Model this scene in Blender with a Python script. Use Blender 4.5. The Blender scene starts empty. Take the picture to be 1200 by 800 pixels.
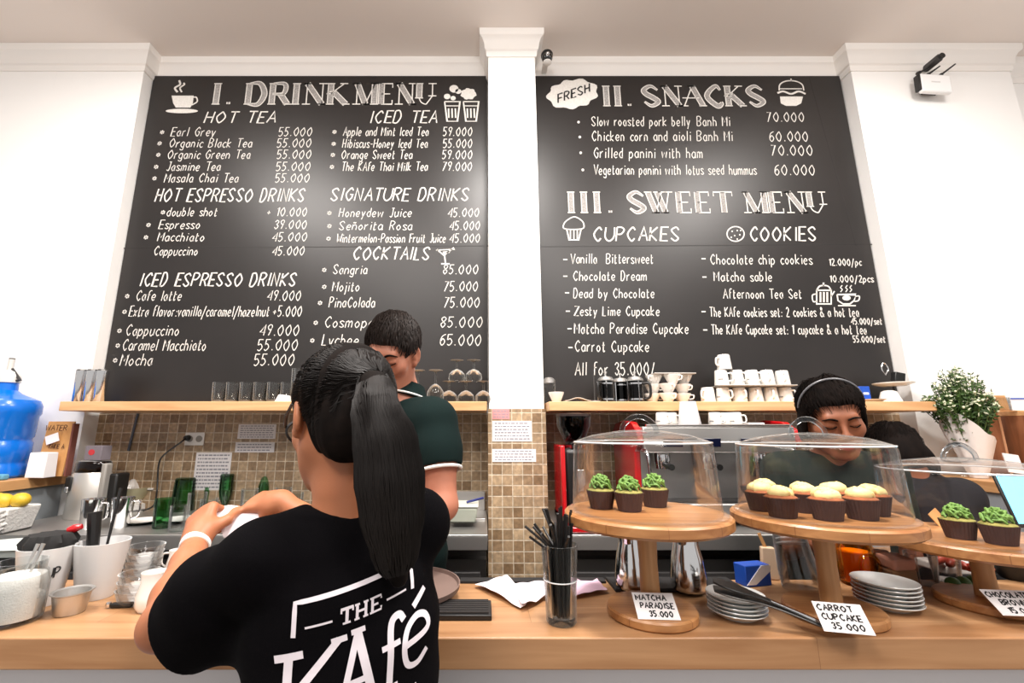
import bpy, bmesh, math, random
import numpy as np
from mathutils import Vector, Matrix
from mathutils.bvhtree import BVHTree
random.seed(7)
S = bpy.context.scene
C = S.collection
PI = math.pi
def R(a): return math.radians(a)

# ---------------------------------------------------------------- camera, world, lamps, exposure
FOC, PX, PY, PITCH, EYE = 520.0, 566.0, 400.0, R(11.31), 1.39
cam_d = bpy.data.cameras.new('camera'); cam = bpy.data.objects.new('camera', cam_d); C.objects.link(cam)
cam.location = (0, 0, EYE); cam.rotation_euler = (PI/2 + PITCH, 0, 0)
cam_d.sensor_width = 36; cam_d.lens = FOC*36/1200; cam_d.shift_x = (600-PX)/1200
cam_d.clip_start = .02
S.camera = cam
w = bpy.data.worlds.new('world'); S.world = w; w.use_nodes = True
bg = w.node_tree.nodes['Background']; bg.inputs[0].default_value = (1, .965, .94, 1); bg.inputs[1].default_value = .45
S.view_settings.view_transform = 'Standard'; S.view_settings.look = 'None'
S.view_settings.gamma = 1; S.view_settings.use_curve_mapping = False
S.view_settings.exposure = .55
try:
    S.cycles.use_denoising = True; S.cycles.max_bounces = 8; S.cycles.transparent_max_bounces = 24
    S.cycles.caustics_reflective = False; S.cycles.caustics_refractive = False; S.cycles.sample_clamp_indirect = 6
except Exception: pass
def lamp(name, loc, power, size, up, col=(1, .95, .905)):            # ceiling lamps: disc shining down, plus a point light added to brighten the ceiling
    d = bpy.data.lights.new(name, 'AREA'); d.shape = 'DISK'; d.size = size; d.energy = power; d.color = col
    o = bpy.data.objects.new(name, d); C.objects.link(o); o.location = loc
    d = bpy.data.lights.new(name + '_uplight', 'POINT'); d.shadow_soft_size = .12; d.energy = up; d.color = col
    o = bpy.data.objects.new(name + '_uplight', d); C.objects.link(o); o.location = (loc[0], loc[1], loc[2]-.14)
lamp('ceiling_lamp', (.18, .95, 3.50), 50, .45, 9)
lamp('ceiling_lamp', (-1.6, .75, 3.50), 36, 1.0, 13)
lamp('ceiling_lamp', (1.95, .75, 3.50), 36, 1.0, 13)
lamp('ceiling_lamp', (-.9, -.9, 3.50), 36, 1.0, 16)
lamp('ceiling_lamp', (1.1, -.9, 3.50), 36, 1.0, 16)

# ---------------------------------------------------------------- measuring helpers (a pixel of the photograph, at a known depth Y or height Z)
cp, sp_ = math.cos(PITCH), math.sin(PITCH)
def at(px, py, Y=None, Z=None):
    a, b = (px-PX)/FOC, (PY-py)/FOC
    dx, dy, dz = a, cp - b*sp_, sp_ + b*cp
    t = Y/dy if Y is not None else (Z-EYE)/dz
    return Vector((dx*t, dy*t, EYE + dz*t))
def mpp(p):                                    # metres per pixel at a point
    return (p[1]*cp + (p[2]-EYE)*sp_)/FOC

# ---------------------------------------------------------------- materials
def lin(c):
    return tuple((x/255/12.92 if x/255 <= .04045 else ((x/255+.055)/1.055)**2.4) for x in c)
MATS = {}
def mat(name, col, rough=.5, metal=0, spec=.5, coat=0, noise=None, bump=None, sub=0, trans=0, alpha=1, emit=0, sheen=0):
    """col sRGB 0-255; noise=(scale, amount, col2); bump=(scale, strength)"""
    if name in MATS: return MATS[name]
    m = bpy.data.materials.new(name); m.use_nodes = True
    nt = m.node_tree; b = nt.nodes['Principled BSDF']
    c = lin(col) + (1,)
    b.inputs['Base Color'].default_value = c
    b.inputs['Roughness'].default_value = rough; b.inputs['Metallic'].default_value = metal
    b.inputs['Specular IOR Level'].default_value = spec; b.inputs['Coat Weight'].default_value = coat
    b.inputs['Coat Roughness'].default_value = .08
    if sub: b.inputs['Subsurface Weight'].default_value = sub; b.inputs['Subsurface Radius'].default_value = (.012, .005, .003); b.inputs['Subsurface Scale'].default_value = 1
    if trans: b.inputs['Transmission Weight'].default_value = trans
    if sheen: b.inputs['Sheen Weight'].default_value = sheen
    if emit: b.inputs['Emission Color'].default_value = c; b.inputs['Emission Strength'].default_value = emit
    tc = None
    if noise or bump:
        tc = nt.nodes.new('ShaderNodeTexCoord')
    if noise:
        n = nt.nodes.new('ShaderNodeTexNoise'); n.inputs['Scale'].default_value = noise[0]; n.inputs['Detail'].default_value = 5
        nt.links.new(tc.outputs['Object'], n.inputs['Vector'])
        mx = nt.nodes.new('ShaderNodeMix'); mx.data_type = 'RGBA'
        rp = nt.nodes.new('ShaderNodeMapRange'); rp.inputs[1].default_value = .3; rp.inputs[2].default_value = .7; rp.inputs[4].default_value = noise[1]
        nt.links.new(n.outputs['Fac'], rp.inputs[0]); nt.links.new(rp.outputs[0], mx.inputs[0])
        mx.inputs[6].default_value = c; mx.inputs[7].default_value = lin(noise[2]) + (1,)
        nt.links.new(mx.outputs[2], b.inputs['Base Color'])
    if bump:
        n2 = nt.nodes.new('ShaderNodeTexNoise'); n2.inputs['Scale'].default_value = bump[0]; n2.inputs['Detail'].default_value = 4
        nt.links.new(tc.outputs['Object'], n2.inputs['Vector'])
        bp = nt.nodes.new('ShaderNodeBump'); bp.inputs['Strength'].default_value = bump[1]; bp.inputs['Distance'].default_value = .004
        nt.links.new(n2.outputs['Fac'], bp.inputs['Height']); nt.links.new(bp.outputs[0], b.inputs['Normal'])
    MATS[name] = m
    return m
def wood(name, c1, c2, stretch=(1.2, 14, 14), rough=.42, scale=3.0, plank=None):
    if name in MATS: return MATS[name]
    m = bpy.data.materials.new(name); m.use_nodes = True; nt = m.node_tree; b = nt.nodes['Principled BSDF']
    b.inputs['Roughness'].default_value = rough
    tc = nt.nodes.new('ShaderNodeTexCoord'); mp = nt.nodes.new('ShaderNodeMapping'); mp.inputs['Scale'].default_value = stretch
    nt.links.new(tc.outputs['Object'], mp.inputs['Vector'])
    n = nt.nodes.new('ShaderNodeTexNoise'); n.inputs['Scale'].default_value = scale; n.inputs['Detail'].default_value = 8; n.inputs['Distortion'].default_value = .6
    nt.links.new(mp.outputs[0], n.inputs['Vector'])
    cr = nt.nodes.new('ShaderNodeValToRGB'); cr.color_ramp.elements[0].position = .32; cr.color_ramp.elements[1].position = .7
    cr.color_ramp.elements[0].color = lin(c2)+(1,); cr.color_ramp.elements[1].color = lin(c1)+(1,)
    nt.links.new(n.outputs['Fac'], cr.inputs[0])
    out = cr.outputs[0]
    if plank:
        sx = nt.nodes.new('ShaderNodeSeparateXYZ'); nt.links.new(tc.outputs['Object'], sx.inputs[0])
        cx_ = nt.nodes.new('ShaderNodeCombineXYZ'); nt.links.new(sx.outputs[0], cx_.inputs[0]); nt.links.new(sx.outputs[1], cx_.inputs[1])
        br = nt.nodes.new('ShaderNodeTexBrick'); br.inputs['Scale'].default_value = 1; br.inputs['Brick Width'].default_value = plank[0]
        br.inputs['Row Height'].default_value = plank[1]; br.inputs['Mortar Size'].default_value = .0006; br.offset = .4
        br.inputs['Color1'].default_value = (1, 1, 1, 1); br.inputs['Color2'].default_value = (.86, .82, .78, 1); br.inputs['Mortar'].default_value = (.55, .48, .42, 1)
        nt.links.new(cx_.outputs[0], br.inputs['Vector'])
        mx = nt.nodes.new('ShaderNodeMix'); mx.data_type = 'RGBA'; mx.blend_type = 'MULTIPLY'; mx.inputs[0].default_value = 1
        nt.links.new(out, mx.inputs[6]); nt.links.new(br.outputs['Color'], mx.inputs[7]); out = mx.outputs[2]
    nt.links.new(out, b.inputs['Base Color'])
    MATS[name] = m
    return m
def glass(name, tint=(248, 250, 250), gloss=.6, rough=.03, edge=(225, 228, 228), ior=1.4, edge_light=.3):
    """thin walled clear glass: light passes straight on, fresnel reflection on top, edges a little denser"""
    if name in MATS: return MATS[name]
    m = bpy.data.materials.new(name); m.use_nodes = True; nt = m.node_tree
    for n in list(nt.nodes):
        if n.type == 'BSDF_PRINCIPLED': nt.nodes.remove(n)
    out = [n for n in nt.nodes if n.type == 'OUTPUT_MATERIAL'][0]
    tr = nt.nodes.new('ShaderNodeBsdfTransparent'); gl = nt.nodes.new('ShaderNodeBsdfGlossy'); gl.inputs['Roughness'].default_value = rough
    lw0 = nt.nodes.new('ShaderNodeLayerWeight'); lw0.inputs['Blend'].default_value = .5
    lw = nt.nodes.new('ShaderNodeMath'); lw.operation = 'POWER'; lw.inputs[1].default_value = 3.2; nt.links.new(lw0.outputs['Facing'], lw.inputs[0])
    mc = nt.nodes.new('ShaderNodeMix'); mc.data_type = 'RGBA'; mc.inputs[6].default_value = lin(tint)+(1,); mc.inputs[7].default_value = lin(edge)+(1,)
    nt.links.new(lw.outputs[0], mc.inputs[0]); nt.links.new(mc.outputs[2], tr.inputs[0])
    fr = nt.nodes.new('ShaderNodeFresnel'); fr.inputs['IOR'].default_value = ior
    mm = nt.nodes.new('ShaderNodeMath'); mm.operation = 'MULTIPLY'; mm.inputs[1].default_value = gloss; mm.use_clamp = True
    nt.links.new(fr.outputs[0], mm.inputs[0])
    ms = nt.nodes.new('ShaderNodeMixShader'); nt.links.new(mm.outputs[0], ms.inputs[0]); nt.links.new(tr.outputs[0], ms.inputs[1]); nt.links.new(gl.outputs[0], ms.inputs[2])
    last = ms.outputs[0]
    if edge_light:                                                       # edges painted with diffuse colour in place of bright highlights in the glass
        df = nt.nodes.new('ShaderNodeBsdfDiffuse'); df.inputs[0].default_value = (.9, .9, .88, 1) if edge_light > 0 else lin(edge)+(1,)
        pw = nt.nodes.new('ShaderNodeMath'); pw.operation = 'MULTIPLY'; pw.inputs[1].default_value = abs(edge_light); nt.links.new(lw.outputs[0], pw.inputs[0])
        m2 = nt.nodes.new('ShaderNodeMixShader'); nt.links.new(pw.outputs[0], m2.inputs[0]); nt.links.new(last, m2.inputs[1]); nt.links.new(df.outputs[0], m2.inputs[2]); last = m2.outputs[0]
    nt.links.new(last, out.inputs['Surface'])
    MATS[name] = m
    return m
def tile_mat():
    m = bpy.data.materials.new('stone_mosaic'); m.use_nodes = True; nt = m.node_tree; b = nt.nodes['Principled BSDF']
    b.inputs['Roughness'].default_value = .42
    tc = nt.nodes.new('ShaderNodeTexCoord'); sx = nt.nodes.new('ShaderNodeSeparateXYZ'); nt.links.new(tc.outputs['Object'], sx.inputs[0])
    ad = nt.nodes.new('ShaderNodeMath'); nt.links.new(sx.outputs[0], ad.inputs[0]); nt.links.new(sx.outputs[1], ad.inputs[1])
    cb = nt.nodes.new('ShaderNodeCombineXYZ'); nt.links.new(ad.outputs[0], cb.inputs[0]); nt.links.new(sx.outputs[2], cb.inputs[1])
    br = nt.nodes.new('ShaderNodeTexBrick'); br.offset = 0; br.inputs['Scale'].default_value = 1
    br.inputs['Brick Width'].default_value = .0475; br.inputs['Row Height'].default_value = .0475; br.inputs['Mortar Size'].default_value = .0026
    br.inputs['Mortar Smooth'].default_value = .3; br.inputs['Bias'].default_value = -.05
    br.inputs['Color1'].default_value = lin((192, 165, 132))+(1,); br.inputs['Color2'].default_value = lin((140, 112, 82))+(1,); br.inputs['Mortar'].default_value = lin((218, 202, 178))+(1,)
    nt.links.new(cb.outputs[0], br.inputs['Vector'])
    n = nt.nodes.new('ShaderNodeTexNoise'); n.inputs['Scale'].default_value = 60; n.inputs['Detail'].default_value = 6; nt.links.new(tc.outputs['Object'], n.inputs['Vector'])
    mr = nt.nodes.new('ShaderNodeMapRange'); mr.inputs[1].default_value = .3; mr.inputs[2].default_value = .7; mr.inputs[3].default_value = .68; mr.inputs[4].default_value = 1.12
    nt.links.new(n.outputs['Fac'], mr.inputs[0])
    mx = nt.nodes.new('ShaderNodeMix'); mx.data_type = 'RGBA'; mx.blend_type = 'MULTIPLY'; mx.inputs[0].default_value = 1
    nt.links.new(br.outputs['Color'], mx.inputs[6]); nt.links.new(mr.outputs[0], mx.inputs[7]); nt.links.new(mx.outputs[2], b.inputs['Base Color'])
    bp = nt.nodes.new('ShaderNodeBump'); bp.inputs['Strength'].default_value = .5; bp.inputs['Distance'].default_value = .003; bp.invert = True
    nt.links.new(br.outputs['Fac'], bp.inputs['Height']); nt.links.new(bp.outputs[0], b.inputs['Normal'])
    return m
WHITE_WALL = mat('white_wall_paint', (246, 245, 243), .75, bump=(180, .04))
CEIL = mat('ceiling_paint', (236, 228, 222), .85)
MOULD = mat('white_moulding', (245, 242, 238), .55)
TILE = tile_mat()
FLOOR = mat('grey_floor', (120, 112, 105), .45, noise=(6, .4, (95, 90, 85)))
OAK = wood('oak_worktop', (190, 148, 108), (160, 116, 78), (1.0, 12, 12), .38, 2.4, plank=(.9, .085))
SHELF_W = wood('pale_shelf_wood', (226, 184, 136), (200, 152, 104), (1.0, 16, 16), .45, 2.2)
STAND_W = wood('cake_stand_wood', (190, 138, 88), (150, 98, 56), (1.2, 14, 14), .35, 3.0, plank=(.8, .07))
STEM_W = wood('pale_stem_wood', (200, 154, 104), (170, 120, 74), (14, 14, 1.5), .45, 3.0)
LEDGE_W = wood('ledge_wood', (212, 164, 112), (186, 134, 84), (14, 1, 14), .45, 2.0)
BROWN_W = wood('brown_board_wood', (150, 98, 66), (112, 68, 42), (14, 14, 1.2), .5, 2.5)
STEEL = mat('brushed_steel', (205, 203, 200), .42, 1, bump=(300, .05))
STEEL_D = mat('dark_steel', (96, 94, 92), .4, .9)
CHROME = mat('chrome', (225, 225, 226), .12, 1)
BLACK = mat('black_plastic', (18, 17, 17), .45)
BLACK_M = mat('matt_black', (16, 15, 15), .8)
DARK = mat('dark_grey_plastic', (48, 46, 46), .5)
GREYP = mat('grey_panel', (150, 150, 152), .5)
PORC = mat('white_porcelain', (240, 236, 230), .2, coat=.4)
PORC2 = mat('grey_white_porcelain', (206, 208, 206), .22, coat=.4)
PAPER = mat('white_paper', (240, 236, 236), .8)
INK = mat('black_ink', (20, 20, 22), .7)
GLASS = glass('clear_glass')
ACRYL = glass('clear_acrylic', (251, 251, 252), .6, .05, (236, 238, 240), edge_light=.07)
RIMG = mat('polished_rim', (225, 228, 230), .12, 0, coat=1)
GREENG = glass('green_bottle_glass', (182, 222, 190), 1, .04, (104, 156, 120), edge_light=-.4)
KRAFT = mat('kraft_board', (202, 150, 92), .75, noise=(40, .4, (184, 130, 76)))
RED = mat('red_lacquer', (190, 20, 28), .25, coat=.6)
BLUE = mat('blue_print', (28, 78, 178), .4)

# ---------------------------------------------------------------- mesh builder
class MB:
    def __init__(s, M=None): s.v, s.f, s.m, s.M, s.mi = [], [], [], M, 0
    def add(s, vs, fs):
        n = len(s.v)
        s.v += [tuple(s.M @ Vector(p)) if s.M else tuple(p) for p in vs]
        s.f += [tuple(i+n for i in f) for f in fs]; s.m += [s.mi]*len(fs)
        return s
    def box(s, c, d, rz=0, rx=0, ry=0, taper=1):
        m = Matrix.Translation(c) @ Matrix.Rotation(rz, 4, 'Z') @ Matrix.Rotation(ry, 4, 'Y') @ Matrix.Rotation(rx, 4, 'X')
        vs = []
        for z in (-1, 1):
            k = taper if z > 0 else 1
            for x, y in ((-1, -1), (1, -1), (1, 1), (-1, 1)): vs.append(m @ Vector((x*d[0]/2*k, y*d[1]/2*k, z*d[2]/2)))
        return s.add(vs, [(3, 2, 1, 0), (4, 5, 6, 7), (0, 1, 5, 4), (1, 2, 6, 5), (2, 3, 7, 6), (3, 0, 4, 7)])
    def lathe(s, prof, n=32, c=(0, 0, 0), sx=1, sy=1, rm=None, wob=None):
        """profile of (r, z); r = 0 makes a pole"""
        vs, rings = [], []
        for r, z in prof:
            if r < 1e-6: rings.append([len(vs)]); vs.append((0, 0, z))
            else:
                rings.append(list(range(len(vs), len(vs)+n)))
                for k in range(n):
                    a = 2*PI*k/n; q = r*(1 + (wob(k, z) if wob else 0)); vs.append((q*math.cos(a)*sx, q*math.sin(a)*sy, z))
        fs = []
        for A, B in zip(rings, rings[1:]):
            for k in range(n):
                j = (k+1) % n
                if len(A) == 1 and len(B) == 1: break
                if len(A) == 1: fs.append((A[0], B[k], B[j])[::-1])
                elif len(B) == 1: fs.append((A[k], A[j], B[0]))
                else: fs.append((A[k], A[j], B[j], B[k]))
        m = Matrix.Translation(c) @ (rm.to_4x4() if rm else Matrix.Identity(4))
        return s.add([m @ Vector(p) for p in vs], fs)
    def tube(s, pts, r, n=8, caps=True, flat=1.0):
        pts = [Vector(p) for p in pts]; N = len(pts)
        rs = r if isinstance(r, (list, tuple)) else [r]*N
        t0 = (pts[1]-pts[0]).normalized()
        up = Vector((0, 0, 1)) if abs(t0.z) < .9 else Vector((0, 1, 0))
        u = t0.cross(up).normalized(); vs = []
        for i, p in enumerate(pts):
            t = (pts[min(i+1, N-1)]-pts[max(i-1, 0)])
            if t.length < 1e-9: t = t0
            t.normalize(); u = u - t*u.dot(t)
            if u.length < 1e-6: u = t.orthogonal()
            u.normalize(); v = t.cross(u)
            for k in range(n):
                a = 2*PI*k/n; vs.append(p + (u*math.cos(a) + v*math.sin(a)*flat)*rs[i])
        fs = [(i*n+k, i*n+(k+1) % n, (i+1)*n+(k+1) % n, (i+1)*n+k) for i in range(N-1) for k in range(n)]
        if caps: fs += [tuple(range(n))[::-1], tuple(range((N-1)*n, N*n))]
        return s.add(vs, fs)
    def prism(s, poly, z0, z1, M=None):
        n = len(poly); M = M or Matrix.Identity(4)
        vs = [M @ Vector((x, y, z)) for z in (z0, z1) for x, y in poly]
        fs = [tuple(range(n))[::-1], tuple(range(n, 2*n))] + [(i, (i+1) % n, n+(i+1) % n, n+i) for i in range(n)]
        return s.add(vs, fs)
    def ball(s, c, r, n=14, rm=None):
        r = (r, r, r) if isinstance(r, (int, float)) else r
        m = max(5, n//2); prof = [(math.sin(PI*i/m), -math.cos(PI*i/m)) for i in range(m+1)]
        prof[0] = (0, -1); prof[-1] = (0, 1)
        D = Matrix.Diagonal(r); rr = (rm @ D) if rm else D
        return s.lathe(prof, n, c, rm=rr)
    def sheet(s, fn, nu, nv, th=0):
        """grid sheet fn(u,v)->point, thickened by th along its normal"""
        P = [[Vector(fn(i/nu, j/nv)) for j in range(nv+1)] for i in range(nu+1)]
        vs = [p for row in P for p in row]; W = nv+1
        fs = [(i*W+j, (i+1)*W+j, (i+1)*W+j+1, i*W+j+1) for i in range(nu) for j in range(nv)]
        if th:
            n = len(vs); off = []
            for i in range(nu+1):
                for j in range(nv+1):
                    a = P[min(i+1, nu)][j]-P[max(i-1, 0)][j]; b = P[i][min(j+1, nv)]-P[i][max(j-1, 0)]
                    q = a.cross(b); q = q.normalized() if q.length > 1e-12 else Vector((0, 0, 1)); off.append(P[i][j]+q*th)
            vs += off; fs = [f[::-1] for f in fs] + [tuple(k+n for k in f) for f in fs]
            edge = [(i, 0) for i in range(nu)] + [(nu, j) for j in range(nv)] + [(i, nv) for i in range(nu, 0, -1)] + [(0, j) for j in range(nv, 0, -1)]
            for k in range(len(edge)):
                a = edge[k]; b = edge[(k+1) % len(edge)]; ia, ib = a[0]*W+a[1], b[0]*W+b[1]; fs.append((ia, ib, ib+n, ia+n))
        return s.add(vs, fs)
    def ribbon(s, pts, wd, nrm=(0, -1, 0)):
        """flat stroke lying in the plane with normal nrm"""
        pts = [Vector(p) for p in pts]; nrm = Vector(nrm); N = len(pts); vs = []
        ws = wd if isinstance(wd, (list, tuple)) else [wd]*N
        for i, p in enumerate(pts):
            t = pts[min(i+1, N-1)]-pts[max(i-1, 0)]
            q = t.cross(nrm); q = q.normalized() if q.length > 1e-12 else Vector((1, 0, 0))
            k = 1.0
            if 0 < i < N-1:
                a = (pts[i]-pts[i-1]); b = (pts[i+1]-pts[i])
                if a.length > 1e-9 and b.length > 1e-9: k = 1/max(.6, math.cos(a.angle(b)/2))
            vs += [p+q*ws[i]/2*k, p-q*ws[i]/2*k]
        return s.add(vs, [(2*i, 2*i+1, 2*i+3, 2*i+2) for i in range(N-1)])
    def build(s, name, material, parent=None, bevel=0, smooth=35, seg=2, loc=None):
        me = bpy.data.meshes.new(name); me.from_pydata(s.v, [], s.f)
        for m in (material if isinstance(material, (list, tuple)) else [material]): me.materials.append(m)
        if any(s.m): me.polygons.foreach_set('material_index', s.m)
        bm = bmesh.new(); bm.from_mesh(me); bmesh.ops.recalc_face_normals(bm, faces=bm.faces); bm.to_mesh(me); bm.free()
        if smooth:
            me.polygons.foreach_set('use_smooth', [True]*len(me.polygons)); me.set_sharp_from_angle(angle=R(smooth))
        o = bpy.data.objects.new(name, me); C.objects.link(o)
        if parent: o.parent = parent
        if loc is not None: o.location = loc
        if bevel:
            b = o.modifiers.new('bevel', 'BEVEL'); b.width = bevel; b.segments = seg; b.limit_method = 'ANGLE'; b.angle_limit = R(40); b.harden_normals = False
        return o
def tag(o, label, cat, group=None):
    o['label'] = label; o['category'] = cat
    if group: o['group'] = group
    return o
def thing(name, label, cat, loc=(0, 0, 0), rz=0, group=None, rot=None):
    o = bpy.data.objects.new(name, None); C.objects.link(o); o.empty_display_size = .05
    o.location = loc; o.rotation_euler = rot or (0, 0, rz)
    return tag(o, label, cat, group)
def struct(name, mb, m, parent=None, bevel=0):
    o = mb.build(name, m, parent, bevel); o['kind'] = 'structure'; return o
def dup(root, loc, rz=None, label=None, group=None, scale=None, rot=None):
    r = root.copy(); C.objects.link(r); r.location = loc
    if rz is not None: r.rotation_euler = (0, 0, rz)
    if rot is not None: r.rotation_euler = rot
    if label: r['label'] = label
    if group: r['group'] = group
    if scale: r.scale = (scale,)*3 if isinstance(scale, (int, float)) else scale
    for ch in list(root.children):
        c = ch.copy(); C.objects.link(c); c.parent = r
        for g in list(ch.children):
            d = g.copy(); C.objects.link(d); d.parent = c
    return r
def crm(pts, n=6, closed=False):
    """Catmull-Rom through points (tuples of any length)"""
    P = [np.array(p, float) for p in pts]; N = len(P); out = []
    rng = range(N if closed else N-1)
    for i in rng:
        p1, p2 = P[i], P[(i+1) % N]
        p0 = P[(i-1) % N] if closed or i > 0 else 2*p1-p2
        p3 = P[(i+2) % N] if closed or i+2 < N else 2*p2-p1
        for k in range(n):
            t = k/n; out.append(.5*((2*p1)+(p2-p0)*t+(2*p0-5*p1+4*p2-p3)*t*t+(3*p1-p0-3*p2+p3)*t**3))
    out.append(P[0] if closed else P[-1])
    return [tuple(p) for p in out]

# ---------------------------------------------------------------- the room
Y_SIDE, Y_REC, Y_PIL, Z_CEIL = 2.25, 2.345, 2.15, 3.61
XL, XR, XP0, XP1, XRR = -1.995, 2.165, .03, .293, 3.1
struct('floor', MB().box((0, .1, -.05), (8.4, 5.4, .1)), FLOOR)
struct('ceiling', MB().box((0, .1, Z_CEIL+.05), (8.4, 5.4, .1)), CEIL)
struct('wall_back', MB().box((.6, Y_REC+.15, 1.805), (7.2, .3, 3.61)), WHITE_WALL)
wl = struct('wall_left', MB().box(((XL-4.2)/2, (Y_SIDE+Y_REC)/2-.0005, 1.805), (XL+4.2, Y_REC-Y_SIDE+.001, 3.61)), WHITE_WALL)
struct('wall_right', MB().box(((XR+XRR)/2, (Y_SIDE+Y_REC)/2-.0005, 1.805), (XRR-XR, Y_REC-Y_SIDE+.001, 3.61)), WHITE_WALL)
struct('wall_center', MB().box(((XP0+XP1)/2, (Y_PIL+Y_REC)/2-.0005, 1.805), (XP1-XP0, Y_REC-Y_PIL+.001, 3.61)), WHITE_WALL)
# mosaic: back recess left, right, and round the pillar
TZ = 1.478
struct('wall_tile_left', MB().box(((XL+XP0)/2, Y_REC-.003, TZ/2), (XP0-XL, .008, TZ)), TILE)
struct('wall_tile_right', MB().box(((XR+XP1)/2, Y_REC-.003, TZ/2), (XR-XP1, .008, TZ)), TILE)
zt = at(600, 479, Y=Y_PIL).z
mb = MB().box(((XP0+XP1)/2, Y_PIL-.003, zt/2), (XP1-XP0+.012, .008, zt))
for x in (XP0-.003, XP1+.003): mb.box((x, (Y_PIL+Y_REC)/2, zt/2-.01), (.006, Y_REC-Y_PIL-.012, zt-.02))
struct('wall_tile_center', mb, TILE)
# crown moulding: a profile swept along the wall line with mitred corners
def crown(name, path):
    prof = [(0, -.15), (.008, -.15), (.012, -.135), (.012, -.118), (.02, -.11), (.024, -.075), (.034, -.05), (.047, -.04), (.05, -.028), (.05, 0), (0, 0)]
    pts = [Vector((x, y)) for x, y in path]; N = len(pts); rows = []
    for i, p in enumerate(pts):
        def nrm(a, b): d = (b-a).normalized(); return Vector((d.y, -d.x))
        n1 = nrm(pts[i-1], p) if i else nrm(p, pts[1])
        n2 = nrm(p, pts[i+1]) if i < N-1 else n1
        m = (n1+n2); m = m/(1+n1.dot(n2))
        rows.append([(p.x+m.x*a, p.y+m.y*a, Z_CEIL-.001+b) for a, b in prof])
    k = len(prof); vs = [q for r in rows for q in r]
    fs = [(i*k+j, (i+1)*k+j, (i+1)*k+(j+1) % k, i*k+(j+1) % k) for i in range(N-1) for j in range(k)]
    fs += [tuple(range(k)), tuple(range((N-1)*k, N*k))[::-1]]
    struct(name, MB().add(vs, fs), MOULD)
crown('trim_1', [(-4.2, Y_SIDE), (XL, Y_SIDE), (XL, Y_REC), (XP0, Y_REC), (XP0, Y_PIL), (XP1, Y_PIL), (XP1, Y_REC), (XR, Y_REC), (XR, Y_SIDE), (XRR, Y_SIDE), (XRR, Y_REC), (4.2, Y_REC)])
# hairline crack in the plaster of the left wall
mb = MB()
cr = [(70, 72), (66, 88), (62, 104), (60, 116), (53, 124), (51, 150), (47, 176), (45, 184), (38, 192), (22, 196)]
mb.ribbon([at(x, y, Y=Y_SIDE-.001) for x, y in cr], .006)
mb.ribbon([at(x, y, Y=Y_SIDE-.001) for x, y in ((45, 184), (48, 190), (53, 197))], .005)
mb.build('plaster_crack', mat('crack_grey', (226, 221, 214), .9), wl, smooth=0)
# ---------------------------------------------------------------- chalk handwriting: a single stroke alphabet (x 0-9, y -4..10)
YC = {'a': -4, 'b': -3, 'c': -2, 'd': -1, 't': 10, **{str(i): i for i in range(10)}}
GL = {'A': (6, '003t60/1454'), 'B': (6, '000t/~0t3t583505/~0535523000'), 'C': (6, '~583t053052'), 'D': (6, '000t/~0t3t553000'), 'E': (5, '5t0t0050/0545'),
 'F': (5, '5t0t00/0545'), 'G': (6, '~583t053052/525535'), 'H': (6, '000t/5t50/0555'), 'I': (2, '101t'), 'J': (5, '~4t433011/2t5t'), 'K': (6, '000t/5t0550'),
 'L': (5, '0t0040'), 'M': (7, '000t346t60'), 'N': (6, '000t505t'), 'O': (7, '~3t0530653t'), 'P': (6, '000t/~0t3t583505'), 'Q': (7, '~3t0530653t/4260'),
 'R': (6, '000t/~0t3t583505/2550'), 'S': (6, '~583t0825523002'), 'T': (6, '0t6t/3t30'), 'U': (6, '~0t0330636t'), 'V': (6, '0t306t'), 'W': (8, '0t2047608t'),
 'X': (6, '0t60/6t00'), 'Y': (6, '0t356t/3530'), 'Z': (6, '0t6t0060'), 'a': (5, '~4526032042/464051'), 'b': (5, '0t00/~0426432001'), 'c': (4, '~4526032041'),
 'd': (5, '4t40/~4526032041'), 'e': (5, '0343/~434526032041'), 'f': (4, '~4t2t1810/0636'), 'g': (5, '~4526032041/~464c2b0c'), 'h': (5, '0t00/~04264440'),
 'i': (2, '1610/1819'), 'j': (2, '~161c0b/1819'), 'k': (5, '0t00/460340'), 'l': (2, '1t10'), 'm': (7, '0600/~04263430/~34566460'), 'n': (5, '0600/~04264440'),
 'o': (5, '~2603204326'), 'p': (5, '060b/~0426432001'), 'q': (5, '464b/~4526032041'), 'r': (4, '0600/~042636'), 's': (4, '~45260523412001'),
 't': (4, '~19112031/0636'), 'u': (5, '~0602102042/4640'), 'v': (5, '062046'), 'w': (7, '0610355066'), 'x': (5, '0640/4600'), 'y': (5, '0620/461b'), 'z': (5, '06460040'),
 '0': (6, '~3t0530553t'), '1': (3, '082t20'), '2': (5, '~082t4700/0050'), '3': (5, '~082t4825/~25432002'), '4': (5, '404t0353'), '5': (5, '4t0t05/~0526432001'),
 '6': (5, '~4t180320432603'), '7': (5, '0t4t10'), '8': (5, '~2t082543200325482t'), '9': (5, '~4725082t4820'), '.': (2, '1011'), '-': (4, '0434'), '+': (5, '0444/2226'),
 '*': (4, '0545/2327/1436/3416'), '/': (5, '0b4t'), '&': (6, '~60182t38032063'), ':': (2, '1011/1415'), '\u00f1': (5, '0600/~04264440/~08192839'), "'": (2, '1819'), ' ': (4, '')}
def strokes(txt):
    out, x = [], 0.0
    for ch in txt:
        wd, s = GL[ch]
        for st in (s.split('/') if s else []):
            sm = st[0] == '~'; st = st.lstrip('~')
            P = [(int(st[i])+x, YC[st[i+1]]) for i in range(0, len(st), 2)]
            out.append(crm(P, 4) if sm else P)
        x += wd + 1.7
    return out, max(x-1.7, 1)
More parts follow.
